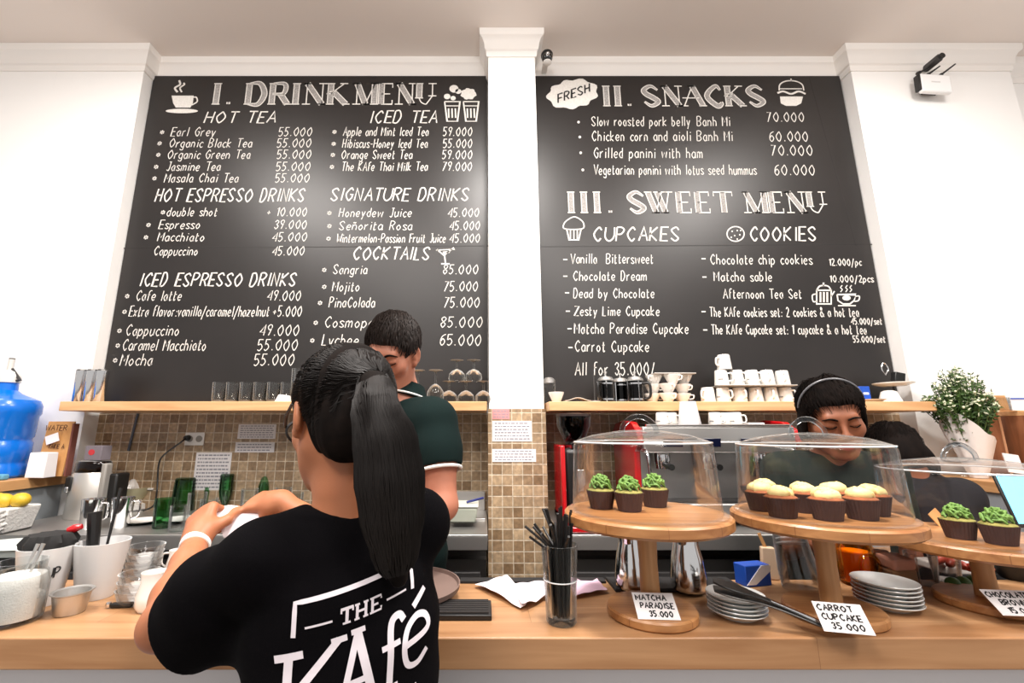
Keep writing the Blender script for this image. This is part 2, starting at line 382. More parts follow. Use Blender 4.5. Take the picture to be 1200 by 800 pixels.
def write(mb, txt, O, U, V, wd, slant=.16, nrm=(0, -1, 0), jit=.25):
    """strokes of txt from O; U spans the whole text, V is the cap height"""
    st, W = strokes(txt)
    rj = random.Random(txt)
    for s in st:
        j, k = rj.uniform(-jit, jit), rj.uniform(-jit, jit)
        mb.ribbon([O + U*((x+j+slant*y)/W) + V*((y+k)/10) for x, y in s], wd, nrm)
BY = Y_REC-.03
CH_Y = BY-.0012
def line(mb, txt, x0, y0, x1, cap=10.5, wd=.0048, slant=.16, y1=None):
    O = at(x0, y0, Y=CH_Y); E = at(x1, y1 or y0, Y=CH_Y); h = at(x0, y0-cap, Y=CH_Y)
    write(mb, txt, O, E-O, Vector((0, 0, (h-O).z)), wd, slant)
def star(mb, x, y, r=2.6):
    c = at(x, y, Y=CH_Y); q = r*mpp(c)
    for k in range(3):
        a = k*PI/3+.4; d = Vector((math.cos(a)*q, 0, math.sin(a)*q)); mb.ribbon([c-d, c+d], .007)
# big inline capitals: (points, width start, mid, end)
TK, TN = 2.3, .55
TG = {'I': (3, [('1010 1t1t', TK)]), 'D': (8, [('101t', TK), ('~1t5t755010', (TN, TK, TN))]), 'R': (8, [('101t', TK), ('~1t5t685515', (TN, 1.8, TN)), ('4570', TK)]),
 'N': (8, [('101t', TN), ('1t70', TK), ('707t', TN)]), 'K': (8, [('101t', TK), ('6t15', TN), ('2670', TK)]), 'M': (10, [('101t', TN), ('1t50', TK), ('509t', TN), ('909t', TK)]),
 'E': (7, [('101t', TK), ('1t6t68', TN), ('1050 6062', TN), ('1545', TN)]), 
 'A': (8, [('004t', TN), ('4t80', TK), ('1454', TN)]), 'C': (8, [('~785t15507172', (TN, TK, TN))]), 'W': (11, [('0t30', TK), ('305t', TN), ('5t80', TK), ('80t', TN)]),
 'T': (8, [('080t8t88', TN), ('404t', TK)]), '.': (2, [('1011', 1.2)])}
TG['S'] = (8, [('~784t182654724012', (TN, TK, TN))])
TG['W'] = (11, [('0t30', TK), ('306t', TN), ('4t70', TK), ('709t', TN)])
TG['E'] = (7, [('101t', TK), ('1t6t68', TN), ('106062', TN), ('1555', TN)])
TG['U'] = (8, [('1t13', TK), ('~1321405174', TN), ('747t', TN)])
TG['I'] = (3, [('101t', TK)])
def title(mf, me, txt, x0, y0, x1, cap):
    O = at(x0, y0, Y=CH_Y); E = at(x1, y0, Y=CH_Y); h = at(x0, y0-cap, Y=CH_Y)
    W = sum(TG[c][0]+1.1 for c in txt)-1.1; U = (E-O)/W; V = Vector((0, 0, (h-O).z/10)); x = 0
    for c in txt:
        for s, wd in TG[c][1]:
            sm = s[0] == '~'; s = s.lstrip('~').replace(' ', '')
            P = [(int(s[i])+x, YC[s[i+1]]) for i in range(0, len(s), 2)]
            if sm: P = crm(P, 6)
            Q = [O+U*a+V*b for a, b in P]; n = len(Q); sc = V.z
            ws = [wd*sc]*n if not isinstance(wd, tuple) else [sc*(wd[0]+(wd[1]-wd[0])*math.sin(PI*i/(n-1))) for i in range(n)]
            if max(ws) > 1.0*sc:
                mf.ribbon(Q, ws)
                for sg in (-1, 1):
                    q = []
                    for i, p in enumerate(Q):
                        t = (Q[min(i+1, n-1)]-Q[max(i-1, 0)]); k = t.cross(Vector((0, -1, 0))).normalized(); q.append(p+k*sg*ws[i]/2+Vector((0, -.0006, 0)))
                    me.ribbon(q, .4*sc)
            else: me.ribbon(Q, max(.5*sc, .005))
            if not sm and c not in '.TE':                  # serifs
                for p in (Q[0], Q[-1]):
                    e = U.normalized()*sc*1.7; f = Vector((0, -.0006, 0)); me.ribbon([p-e+f, p+e+f], .5*sc)
        x += TG[c][0]+1.1
CHALK = mat('white_chalk', (226, 222, 216), .95, noise=(90, .35, (176, 172, 168)))
CHALK2 = mat('rubbed_chalk', (176, 172, 168), .95, noise=(160, .9, (112, 108, 106)))
def board_mat():
    m = mat('blackboard', (29, 26, 25), .38, noise=(3.2, .55, (40, 36, 35)))
    m.node_tree.nodes['Principled BSDF'].inputs['Specular IOR Level'].default_value = .5
    return m
BOARD = board_mat()
SEAM = mat('board_seam', (30, 27, 26), .6)
def board(x0, x1, label, seams):
    zb, zt_ = 1.522, at(600, 89, Y=BY).z
    t = thing('chalkboard', label, 'chalkboard', ((x0+x1)/2, BY, zb), group=None)
    M = Matrix.Translation(-t.location)
    MB(M).box(((x0+x1)/2, BY+.013, (zb+zt_)/2), (x1-x0, .026, zt_-zb)).build('panel', BOARD, t)
    s = MB(M)
    for a, b in seams:
        a, b = at(*a, Y=BY-.0005), at(*b, Y=BY-.0005); s.ribbon([a, b], .005)
    s.build('panel_seam', SEAM, t, smooth=0)
    return t, M
def disc(cx, cy, rx, ry, n=24, f=None):
    return [at(cx+rx*math.cos(2*PI*k/n)*(1+(f(k) if f else 0)), cy+ry*math.sin(2*PI*k/n)*(1+(f(k) if f else 0)), Y=CH_Y) for k in range(n)]
def fill(mb, P): mb.add(P, [tuple(range(len(P)))])
def pl(mb, pts, wd=.006, closed=False, smooth=False):
    P = [at(x, y, Y=CH_Y-.0004) for x, y in (crm(pts, 5, closed) if smooth else (pts + ([pts[0]] if closed else [])))]
    mb.ribbon(P, wd)

# ---- drink board
tb, M = board(XL+.006, XP0-.006, 'large chalkboard headed DRINK MENU left of the pillar', [((110, 291), (575, 288))])
mf, me = MB(M), MB(M)
title(mf, me, 'I.', 249, 122, 271, 24); title(mf, me, 'DRINK', 287, 122, 408, 24); title(mf, me, 'MENU', 415, 122, 509, 24)
o = mf.build('chalk_title', CHALK2, tb, smooth=0); me.build('chalk_outline', CHALK, o, smooth=0)
for a in [('HOT TEA', 239, 143.7, 322, 13), ('ICED TEA', 433, 144, 512, 14), ('HOT ESPRESSO DRINKS', 181, 236, 356, 15), ('SIGNATURE DRINKS', 387, 235, 549, 14.5),
          ('ICED ESPRESSO DRINKS', 163, 335, 346, 15), ('COCKTAILS', 413, 304, 503, 14.5)]:
    mb = MB(M); line(mb, *a, wd=.0078, slant=.2); mb.build('menu_heading', CHALK, tb, smooth=0)
for t_, x0, y, x1, bx, pr, p0, p1 in [
    ('Earl Grey', 200, 159.4, 252, 190, '55.000', 326, 365), ('Organic Black Tea', 198, 172.5, 295, 187, '55.000', 324, 364), ('Organic Green Tea', 196, 185.8, 293, 185.6, '55.000', 324, 364),
    ('Jasmine Tea', 194, 200, 258, 183, '55.000', 323, 363), ('Masala Chai Tea', 192, 213.5, 279, 181, '55.000', 322, 362), ('double shot', 195, 253.2, 254, 191, '+ 10.000', 312, 359),
    ('Espresso', 186, 268, 234, 174, '39.000', 321, 359), ('Macchiato', 184, 282.5, 239, 171, '45.000', 319, 359), ('Cappuccino', 180, 299, 231, None, '45.000', 319, 356),
    ('Cafe latte', 159, 352, 212, 149, '49.000', 313, 352), ('Extra flavor:vanilla/caramel/hazelnut', 151, 370.5, 315, 146, '+5.000', 319, 353), ('Cappuccino', 147, 393, 209, 140, '49.000', 304, 350),
    ('Caramel Macchiato', 143, 410.5, 241, 138, '55.000', 301, 348), ('Mocha', 140, 428, 178, 135, '55.000', 297, 344),
    ('Apple and Mint Iced Tea', 402, 159, 502, 392, '59.000', 519, 553), ('Hibiscus-Honey Iced Tea', 401, 173, 501, 391, '55.000', 519, 553), ('Orange Sweet Tea', 400, 186, 483, 390, '59.000', 518, 553),
    ('The KAfe Thai Milk Tea', 400, 200, 501, 389, '79.000', 518, 553), ('Honeydew Juice', 397, 254, 482, 386, '45.000', 525, 561), ('Se\u00f1orita Rosa', 397, 269.3, 483, 386, '45.000', 527, 562),
    ('Wintermelon-Passion Fruit Juice', 394, 284, 522, 385, '45.000', 527, 562), ('Sangria', 390, 321, 430, 380, '85.000', 519, 560), ('Mojito', 389, 341, 421, 380, '75.000', 520, 560),
    ('PinaColada', 385, 360, 439, 375, '75.000', 520, 562), ('Cosmopolitan', 380, 383.5, 470, 370, '85.000', 516, 565), ('Lychee M', 377, 404.5, 436, 366, '65.000', 515, 564)]:
    mb = MB(M); big = 1 + max(0, (y-290)/110)*.25
    line(mb, t_, x0, y, x1, 10.2*big, .0047); line(mb, pr, p0, y, p1, 10.2*big, .0047)
    if bx: star(mb, bx, y-4.5*big)
    mb.build('menu_line', CHALK, tb, smooth=0)
mb = MB(M)                                                         # coffee cup with steam, and two iced glasses
fill(mb, [at(x, y, Y=CH_Y) for x, y in ((201, 112), (227, 112), (226, 121), (223, 126), (206, 126), (203, 121))])
fill(mb, disc(213, 130, 19, 2.6)); pl(mb, [(226, 114), (230, 114), (231, 119), (225, 123)], .008, smooth=True)
pl(mb, [(208, 108), (205, 103), (211, 99), (210, 94)], .012, smooth=True); pl(mb, [(213, 108), (211, 103), (216, 99), (215, 97)], .01, smooth=True)
for x in (521, 543):
    pl(mb, [(x, 119), (x+3, 142), (x+15, 142), (x+18, 119)], .008, closed=True); pl(mb, [(x+1, 124), (x+17, 124)], .006)
    for k in (5, 9, 13): pl(mb, [(x+k-.4, 127), (x+k, 138)], .009)
fill(mb, disc(549, 110, 9, 6.5, f=lambda k: .1*math.sin(k*1.9)))
for x, y, r in ((532, 104, 4.5), (524, 113, 3.2), (537, 107, 3), (531, 115, 2.6)): fill(mb, disc(x, y, r*1.2, r, 14))
pl(mb, [(512, 292), (520, 299), (532, 290)], .008); pl(mb, [(511, 293), (533, 292)], .006); pl(mb, [(521, 299), (522, 308)], .008); pl(mb, [(517, 309), (527, 309)], .009); pl(mb, [(519, 296), (527, 295)], .012)
mb.build('chalk_drawing', CHALK, tb, smooth=0)

# ---- snack and sweet board
xr = at(980, 90, Y=BY).x
tb, M = board(XP1+.006, XR-.01, 'large chalkboard headed SNACKS and SWEET MENU right of the pillar', [((628, 289), (1040, 286)), ((948, 90), (1003, 288))])
mf, me = MB(M), MB(M)
title(mf, me, 'II.', 708, 124, 741, 23); title(mf, me, 'SNACKS', 753, 124, 898, 23); title(mf, me, 'III.', 666, 249, 719, 24); title(mf, me, 'SWEET', 736, 249, 860, 24); title(mf, me, 'MENU', 874, 249, 969, 24)
o = mf.build('chalk_title', CHALK2, tb, smooth=0); me.build('chalk_outline', CHALK, o, smooth=0)
for a in [('CUPCAKES', 695.5, 282, 796, 16), ('COOKIES', 879.5, 282, 957, 16)]:
    mb = MB(M); line(mb, *a, wd=.0085, slant=.15); mb.build('menu_heading', CHALK, tb, smooth=0)
for t_, x0, y, x1, cap in [('Slow roasted pork belly', 693, 147.5, 809, 11), ('Banh Mi', 817, 147.5, 856, 11), ('Chicken corn and aioli', 694, 165, 810, 11.5), ('Banh Mi', 817, 165, 859, 11.5),
    ('Grilled panini with ham', 696, 185, 824, 12), ('Vegetarian panini with lotus seed hummus', 696, 204.5, 887, 11.5), ('70.000', 899, 142.5, 943, 11), ('60.000', 902, 165.5, 948, 11.5), ('70.000', 904, 182, 953, 12), ('60.000', 908, 205, 956, 12),
    ('Vanilla  Bittersweet', 669, 308.5, 766, 11.5), ('Chocolate Dream', 672, 328.7, 758, 11), ('Dead by Chocolate', 672, 348.8, 767, 11), ('Zesty Lime Cupcake', 673, 369.7, 773, 11), ('Matcha Paradise Cupcake', 673, 390.7, 807, 12),
    ('Carrot Cupcake', 674, 411.8, 761, 12.5), ('All for 35.000/', 674, 439.5, 768, 15), ('Chocolate chip cookies', 833, 309.5, 952, 11.5), ('12.000/pc', 972, 311, 1010, 8), ('Matcha sable', 837, 329.3, 905, 11), ('10.000/2pcs', 973, 330.5, 1024, 8),
    ('Afternoon Tea Set', 848, 349.5, 940, 11), ('The KAfe cookies set: 2 cookies & a hot tea', 832, 371, 1007, 11), ('45.000/set', 998, 380, 1034, 7.5), ('The KAfe Cupcake set: 1 cupcake & a hot tea', 834, 391.5, 1016, 11), ('55.000/set', 1000, 401, 1038, 7.5)]:
    mb = MB(M); line(mb, t_, x0, y, x1, cap, .0048, .1); mb.build('menu_line', CHALK, tb, smooth=0)
mb = MB(M)
for x, y in ((678, 143), (679.5, 160.5), (680.5, 179), (683, 199)): fill(mb, disc(x, y, 1.6, 1.6, 8))
for x, y in ((660, 304), (660, 323.5), (662, 343), (663, 364.5), (665, 385), (666, 407), (822, 303), (823, 324.5), (822, 365), (824, 386.5)): pl(mb, [(x, y), (x+5, y)], .007)
mb.build('chalk_bullets', CHALK, tb, smooth=0)
mb = MB(M)                                                         # FRESH cloud, burger, cupcake, cookie, teapot and cup
fill(mb, disc(671, 110, 28, 17.5, 48, f=lambda k: .07*math.sin(k*PI*2*9/48)-.0+.1*math.cos((k/48*2*PI+.6)*2)))
pl(mb, [(913, 106), (914, 99), (921, 95), (932, 95), (940, 99), (942, 106)], .008, smooth=True); pl(mb, [(927, 92), (927, 95)], .008); pl(mb, [(911, 109), (918, 107), (927, 110), (936, 107), (944, 110)], .012, smooth=True)
fill(mb, [at(x, y, Y=CH_Y) for x, y in ((914, 113), (941, 113), (939, 121), (933, 124), (921, 124), (915, 121))]); pl(mb, [(914, 104), (940, 104)], .006)
pl(mb, [(662, 268), (661, 262), (666, 257), (673, 254), (680, 257), (684, 262), (682, 268)], .007, closed=True, smooth=True); pl(mb, [(664, 268), (667, 281), (678, 281), (681, 268)], .008)
for k in (668.5, 672.5, 676.5): pl(mb, [(k, 269), (k, 280)], .007)
pl(mb, [(862+10*math.cos(a*.449), 274+8.6*math.sin(a*.449)) for a in range(14)], .007, closed=True, smooth=True)
for x, y in ((858, 271), (864, 270), (861, 276), (867, 275), (857, 278), (864, 280), (868, 270)): fill(mb, disc(x, y, 1, 1, 6))
pl(mb, [(957, 340), (957, 356), (974, 356), (974, 340)], .008, closed=True)
for k in (961.5, 965.5, 969.5): pl(mb, [(k, 342), (k, 354)], .01)
pl(mb, [(957, 340), (961, 335), (970, 335), (974, 340)], .008, smooth=True); pl(mb, [(965, 331), (965, 335)], .009); pl(mb, [(957, 344), (952, 346), (953, 353), (957, 353)], .007, smooth=True); pl(mb, [(974, 347), (978, 341)], .007)
pl(mb, [(981, 345), (982, 352), (988, 356), (996, 356), (1001, 352), (1003, 345)], .008, closed=True); pl(mb, [(1002, 347), (1007, 347), (1006, 352), (1001, 353)], .007, smooth=True); pl(mb, [(982, 358), (1003, 358)], .007); fill(mb, disc(992, 349, 5, 3, 12))
for k in (985, 991, 996): pl(mb, [(k, 342), (k+2, 339), (k, 337), (k+2, 334)], .005, smooth=True)
o = mb.build('chalk_drawing', CHALK, tb, smooth=0)
m2 = MB(M); O = at(654, 120.5, Y=CH_Y-.0012); E = at(692, 107, Y=CH_Y-.0012)
write(m2, 'FRESH', O, E-O, Vector((-.005, 0, .055)), .009, .12, jit=.1); m2.build('dark_lettering', SEAM, o, smooth=0)
# ---------------------------------------------------------------- counters, shelves, ledges
CT = 1.0                                                            # worktop height
t = thing('bar_counter', 'long pale wood bar counter across the whole front of the picture', 'counter', (.1, 1.1, 0))
M = Matrix.Translation(-t.location)
YF, YB = .946, 1.285
MB(M).box((.1, (YF+YB)/2, CT-.028), (5.2, YB-YF, .056)).build('worktop', OAK, t, bevel=.003)
MB(M).box((.1, YF+.05, (CT-.056)/2), (5.1, .03, CT-.056)).build('front_panel', mat('pale_grey_panel', (222, 222, 226), .6), t)
for x in (-2.3, -.8, .8, 2.3): MB(M).box((x, (YF+YB)/2+.04, (CT-.056)/2), (.03, YB-YF-.1, CT-.056)).build('bracket_panel', GREYP, t)
YB0, YB1 = 1.80, Y_REC-.008
def back_counter(x0, x1, label, doors):
    t = thing('back_counter', label, 'counter', ((x0+x1)/2, (YB0+YB1)/2, 0))
    M = Matrix.Translation(-t.location); xc = (x0+x1)/2
    MB(M).box((xc, (YB0+YB1)/2, CT-.004), (x1-x0, YB1-YB0, .008)).box((xc, YB0+.004, CT-.03), (x1-x0, .008, .05)).build('steel_top', STEEL, t, bevel=.002)
    MB(M).box((xc, YB0+.05+.22, .45), (x1-x0-.01, .44, .9)).box((xc, YB0+.3, .93), (x1-x0-.01, .4, .06)).build('cabinet', STEEL_D, t)
    n = doors; dw = (x1-x0-.04)/n
    for k in range(n):
        x = x0+.02+dw*(k+.5)
        d = MB(M).box((x, YB0+.04, .5), (dw-.015, .02, .72)).build('door', DARK, t, bevel=.004)
        MB(M).box((x, YB0+.022, .8), (dw*.5, .018, .014)).build('handle', STEEL, d, bevel=.003)
    return t, M
xs0 = XL+.01
tl, ML = back_counter(xs0, XP0-.012, 'stainless steel sink counter along the tiled wall left of the pillar', 4)
tr, MR = back_counter(XP1+.012, XR-.065, 'stainless steel counter under the espresso machine right of the pillar', 4)
# upstand and sink rim next to the pillar
MB(ML).box((-.3, YB1-.01, CT+.045), (.62, .012, .09)).box((-.12, YB0+.27, CT+.006), (.26, .03, .012)).box((-.25, YB0+.25, CT+.006), (.02, .34, .012)).build('splash_back', STEEL, tl, bevel=.002)
MB(ML).box((-.4, YB0+.25, CT+.002), (.28, .32, .004)).build('sink_bowl', STEEL_D, tl)
def shelf(x0, x1, label):
    z1 = 1.520; th = .043; y0, y1 = 2.05, BY-.004
    t = MB(Matrix.Translation((-(x0+x1)/2, -(y0+y1)/2, -z1))).box(((x0+x1)/2, (y0+y1)/2, z1-th/2), (x1-x0, y1-y0, th)).build('wall_shelf', SHELF_W, None, bevel=.003)
    t.location = ((x0+x1)/2, (y0+y1)/2, z1); return tag(t, label, 'shelf')
shelf(at(70, 472, Y=2.05).x, XP0-.012, 'long pale wood wall shelf under the drink menu board')
shelf(XP1+.01, at(1097, 472, Y=2.05).x, 'long pale wood wall shelf under the snack and sweet board')
SZ = 1.5205                                                         # shelf top

def ledge(x0, x1, y0, label):
    t = thing('side_ledge', label, 'ledge', ((x0+x1)/2, (y0+2.24)/2, 0)); M = Matrix.Translation(-t.location)
    MB(M).box(((x0+x1)/2, (y0+2.245)/2, 1.158), (x1-x0, 2.245-y0, .045)).build('ledge_top', LEDGE_W, t, bevel=.003)
    MB(M).box(((x0+x1)/2, (y0+2.245)/2+.02, .567), (x1-x0-.03, 2.2-y0, 1.134)).build('ledge_base', mat('cool_grey_panel', (150, 156, 160), .55, noise=(8, .3, (132, 138, 142))), t)
    return t
LZ = 1.181
ledge(-3.0, -2.02, 1.45, 'pale wood topped side ledge under the blue water bottle')
ledge(2.115, 3.3, 1.45, 'pale wood topped side ledge at the right edge of the picture')

# ---------------------------------------------------------------- cake stands, domes, cupcakes, price cards
def cake_stand(x, y, zp, label, R0=.177):
    t = thing('cake_stand', label, 'cake stand', (x, y, CT), rz=random.uniform(-.3, .3), group='wooden cake stands'); h = zp-CT
    MB().lathe([(0, h-.026), (R0-.008, h-.026), (R0, h-.02), (R0, h-.004), (R0-.004, h), (0, h)], 64).build('plate', STAND_W, t)
    MB().lathe([(0, .0005), (.09, .0005), (.093, .004), (.093, .016), (.09, .02), (0, .02)], 56).build('base', STAND_W, t)
    MB().lathe([(0, .02), (.021, .02), (.019, h*.5), (.022, h-.026), (0, h-.026)], 24).build('stem', STEM_W, t)
    return t
def dome(x, y, z, label, rt=.148, rb=.158, h=.155):
    t = thing('cake_dome', label, 'cake cover', (x, y, z+.0005), group='clear domes over the cake stands')
    MB().lathe([(rb+.010, .0), (rb+.010, .003), (rb, .005), (rt+.003, h-.012), (rt, h-.003), (rt-.006, h), (rt*.72, h+.012), (rt*.3, h+.022), (0, h+.024)], 72).build('cover', ACRYL, t, smooth=50)
    MB().tube([(rt*math.cos(a)*1.006, rt*math.sin(a)*1.006, h-.004) for a in [2*PI*k/72 for k in range(73)]], .0022, 6, False).build('rim', RIMG, t)
    pts = crm([(-.041, 0, h+.016), (-.036, 0, h+.034), (-.018, 0, h+.05), (0, 0, h+.054), (.018, 0, h+.05), (.036, 0, h+.034), (.041, 0, h+.016)], 6)
    MB().tube(pts, .006, 10, True, .6).build('handle', glass('handle_acrylic', (235, 238, 240), 1, .04, (150, 155, 160)), t)
    return t
SPOS = [(.36, 1.05, 1.214), (.755, 1.05, 1.206), (1.135, 1.10, 1.145)]
SPOS = [(at(762, 719, Z=CT).x, 1.05, 1.212), (at(973, 719, Z=CT).x, 1.05, 1.206), (1.150, 1.105, 1.147)]
for (x, y, z), a, b in zip(SPOS, ('round wooden cake stand carrying three matcha cupcakes', 'round wooden cake stand carrying the pale frosted carrot cupcakes', 'lower round wooden cake stand at the right edge of the picture'),
    ('clear domed cover over three green topped cupcakes', 'clear domed cover over the pale frosted cupcakes', 'clear domed cover on the rightmost lower cake stand')):
    cake_stand(x, y, z, a); dome(x, y, z, b, *((.158, .165) if x > 1 else (.148, .158)))
LINER = mat('dark_cupcake_liner', (66, 40, 34), .6, noise=(60, .5, (46, 28, 26)))
CAKE = mat('carrot_cake', (150, 84, 42), .8, noise=(120, .6, (110, 58, 30)), bump=(200, .5))
CAKE_G = mat('matcha_cake', (150, 140, 70), .8, noise=(120, .6, (112, 110, 50)), bump=(200, .5))
GREEN_F = mat('matcha_frosting', (112, 148, 64), .6, noise=(90, .6, (84, 124, 50)), bump=(160, .4))
CREAM_F = mat('cream_frosting', (240, 218, 152), .5, noise=(60, .4, (226, 196, 118)), bump=(120, .3))
def cupcake(kind, loc, label, group):
    t = thing('cupcake', label, 'cupcake', loc, rz=random.uniform(0, 6), group=group)
    MB().lathe([(0, 0), (.0225, 0), (.0225, .001), (.0295, .036), (.0285, .036), (.027, .033)], 60, wob=lambda k, z: (.02 if k % 2 else -.02) if z > .0005 else 0).build('liner', LINER, t, smooth=20)
    MB().lathe([(.0278, .033), (.0275, .037), (.022, .0405), (.012, .0425), (0, .043)], 28).build('cake', CAKE_G if kind == 'm' else CAKE, t)
    mb = MB()
    if kind == 'm':                                                 # piped strands, like a green mop
        mb.ball((0, 0, .05), (.015, .015, .013), 14)
        for k in range(44):
            a = k*2.399; r = .0165*math.sqrt((k+.5)/34); z0 = .042+.02*(1-(r/.02)**2)
            p = [(r*math.cos(a+.5*q)*(1+.12*q), r*math.sin(a+.5*q)*(1+.12*q), z0+.006*math.sin(q*2)) for q in (0, .6, 1.2, 1.8)]
            mb.tube(crm([(q[0]+random.gauss(0, .0012), q[1]+random.gauss(0, .0012), q[2]+random.gauss(0, .0018)) for q in p], 3), .0026, 6)
    else:                                                           # soft swirled cream
        for k in range(3):
            r0 = .0212-.0048*k; z = .0415+.004*k
            pts = [(r0*.55*math.cos(a), r0*.55*math.sin(a), z+.004*a/6.3) for a in [2*PI*i/16 for i in range(17)]]; mb.tube([(p[0]+.0012*math.sin(i*3+k), p[1]+.0012*math.cos(i*2.1), p[2]) for i, p in enumerate(pts)], [r0*.5*(1+.16*math.sin(i*2.3+k)) for i in range(17)], 10)
        mb.ball((.002, 0, .053), (.011, .010, .005), 10)
    mb.build('frosting', GREEN_F if kind == 'm' else CREAM_F, t, smooth=60)
    return t
z1 = SPOS[0][2]+.0005
cupcake('m', at(706, 592, Z=z1), 'leftmost green topped cupcake under the left dome', 'matcha cupcakes under the left dome')
m0 = bpy.data.objects['cupcake']; m0.scale = (1.1,)*3
m0.location = at(705, 595, Z=z1)
dup(m0, at(738, 598, Z=z1), 1.1, 'middle green topped cupcake under the left dome'); dup(m0, at(768, 593, Z=z1), 2.3, 'rightmost of the three green topped cupcakes under the left dome')
g2 = 'matcha cupcakes on the right edge stand'; z3 = SPOS[2][2]+.0005
dup(m0, at(1126, 630, Z=z3), .5, 'green topped cupcake left of the other on the right edge stand', g2); dup(m0, at(1174, 637, Z=z3), 1.9, 'green topped cupcake nearest the right edge of the picture', g2)
z2 = SPOS[1][2]+.0005; g = 'carrot cupcakes under the middle dome'; cx_, cy_ = SPOS[1][:2]
c0 = cupcake('c', (cx_-.104, cy_-.035, z2), 'pale frosted cupcake leftmost in the front row under the middle dome', g); c0.scale = (1.13,)*3
for (x, y), l in zip([(-.028, -.064), (.05, -.058), (.115, -.012), (-.098, .048), (-.052, .105), (-.012, .026), (.066, .034)],
    ['pale frosted cupcake second from left in the front row under the middle dome', 'pale frosted cupcake third from left in the front row under the middle dome', 'pale frosted cupcake at the far right under the middle dome',
     'pale frosted cupcake at the far left behind the front row under the middle dome', 'pale frosted cupcake farthest back under the middle dome', 'pale frosted cupcake in the centre behind the front row under the middle dome', 'pale frosted cupcake right of the centre one under the middle dome']):
    dup(c0, (cx_+x, cy_+y, z2), random.uniform(0, 6), l)
def price_card(loc, rz, tilt, size, lines, label, roll=0, jit=.3):
    t = thing('price_card', label, 'price card', loc, group='handwritten price cards', rot=(tilt, roll, rz)); w, h = size
    t.rotation_mode = 'YXZ'
    MB().box((0, 0, h/2), (w, .0012, h)).build('card', PAPER, t)
    mb = MB()
    for i, (s, x0, x1) in enumerate(lines):
        z0 = h*(.70-.30*i); write(mb, s, Vector((w*(x0-.5), -.0011, z0)), Vector((w*(x1-x0), 0, 0)), Vector((0, 0, h*.2)), .0026, .05, jit=jit)
    mb.build('handwriting', INK, t, smooth=0)
# leaning on the stems, feet on the stand bases
b = .0208
price_card(at(773, 726, Z=CT+b), R(-4), R(-52), (.083, .056), [('MATCHA', .06, .8), ('PARADISE', .13, .93), ('35.000', .3, .85)], 'white price card reading MATCHA PARADISE 35.000')
price_card(at(996, 742, Z=CT+.0215)+Vector((0, .0, 0)), R(-14), R(-48), (.082, .056), [('CARROT', .06, .78), ('CUPCAKE', .08, .88), ('35.000', .2, .85)], 'white price card reading CARROT CUPCAKE 35.000')
price_card(at(1204, 722, Z=CT+b), R(-6), R(-50), (.088, .055), [('CHOCOLATE', .04, .95), ('BROWNIE', .2, .9), ('15.000', .22, .8)], 'white price card cut off by the right edge of the picture')
o = MB().box((0, 0, .0008), (.05, .034, .0016)).build('kraft_tag', KRAFT); o.location = at(1099, 596, Z=z3+.028); o.rotation_euler = (R(62), R(-14), R(28)); tag(o, 'small brown kraft tag leaning inside the rightmost dome', 'tag')
o.location = at(1098, 606, Z=z3+.018)

# ---------------------------------------------------------------- things on the front counter
def plates(px, py, n, label, r, dz=.0075):
    p = at(px, py, Z=CT); g = label
    for k in range(n):
        nm = {0: 'bottom plate', n-1: 'top plate'}.get(k, ['', 'second plate up', 'third plate up', 'fourth plate up', 'fifth plate up'][min(k, 4)])
        t = MB().lathe([(0, 0), (r*.6, 0), (r*.62, .002), (r*.95, .012), (r, .0145), (r*.985, .016), (r*.6, .0055), (0, .005)], 44).build('saucer', PORC2)
        t.location = p + Vector((random.uniform(-.0015, .0015), random.uniform(-.0015, .0015), .0005+dz*k)); tag(t, nm + ' of the grey white stack ' + label, 'plate', 'stacked saucers ' + label)
plates(865, 722, 5, 'lying under the tongs', .058)
plates(1041, 711, 6, 'right of the carrot cupcake stand', .062, .0082)
# serving tongs across the left stack
t = thing('serving_tongs', 'black and steel serving tongs lying across the left saucer stack', 'tongs', at(900, 705, Z=CT+.03))
M = Matrix.Translation(-t.location)
A = at(836, 688, Z=CT+.066); B = at(979, 741, Z=CT+.012)
for sg, zo in ((0, .012), (1, -.004)):
    pts = [A.lerp(B, q)+Vector((0, 0, zo*(1-q)+.006*math.sin(q*PI))) for q in [i/12 for i in range(13)]]
    ax = (B-A).normalized(); sd = ax.cross(Vector((0, 0, 1))).normalized(); mb = MB(M); W = [.018, .026, .028, .026, .018, .012, .01, .009, .009, .009, .009, .009, .007]
    vs = []
    for p, q in zip(pts, W): vs += [p-sd*q, p+sd*q, p+sd*q+Vector((0, 0, .004)), p-sd*q+Vector((0, 0, .004))]
    mb.add(vs, [(4*i+a, 4*i+(a+1) % 4, 4*i+4+(a+1) % 4, 4*i+4+a) for i in range(12) for a in range(4)] + [(0, 1, 2, 3), (48, 49, 50, 51)])
    mb.build('jaw', BLACK if sg == 0 else STEEL_D, t, bevel=.0015)
MB(M).tube([A.lerp(B, .5)+Vector((0, 0, .013)), A.lerp(B, .98)+Vector((0, 0, .007))], [.0052, .0045], 8).build('steel_handle', CHROME, t)
MB(M).lathe([(0, -.001), (.006, -.001), (.006, .022), (0, .022)], 12, A.lerp(B, .93)).build('rivet', CHROME, t)
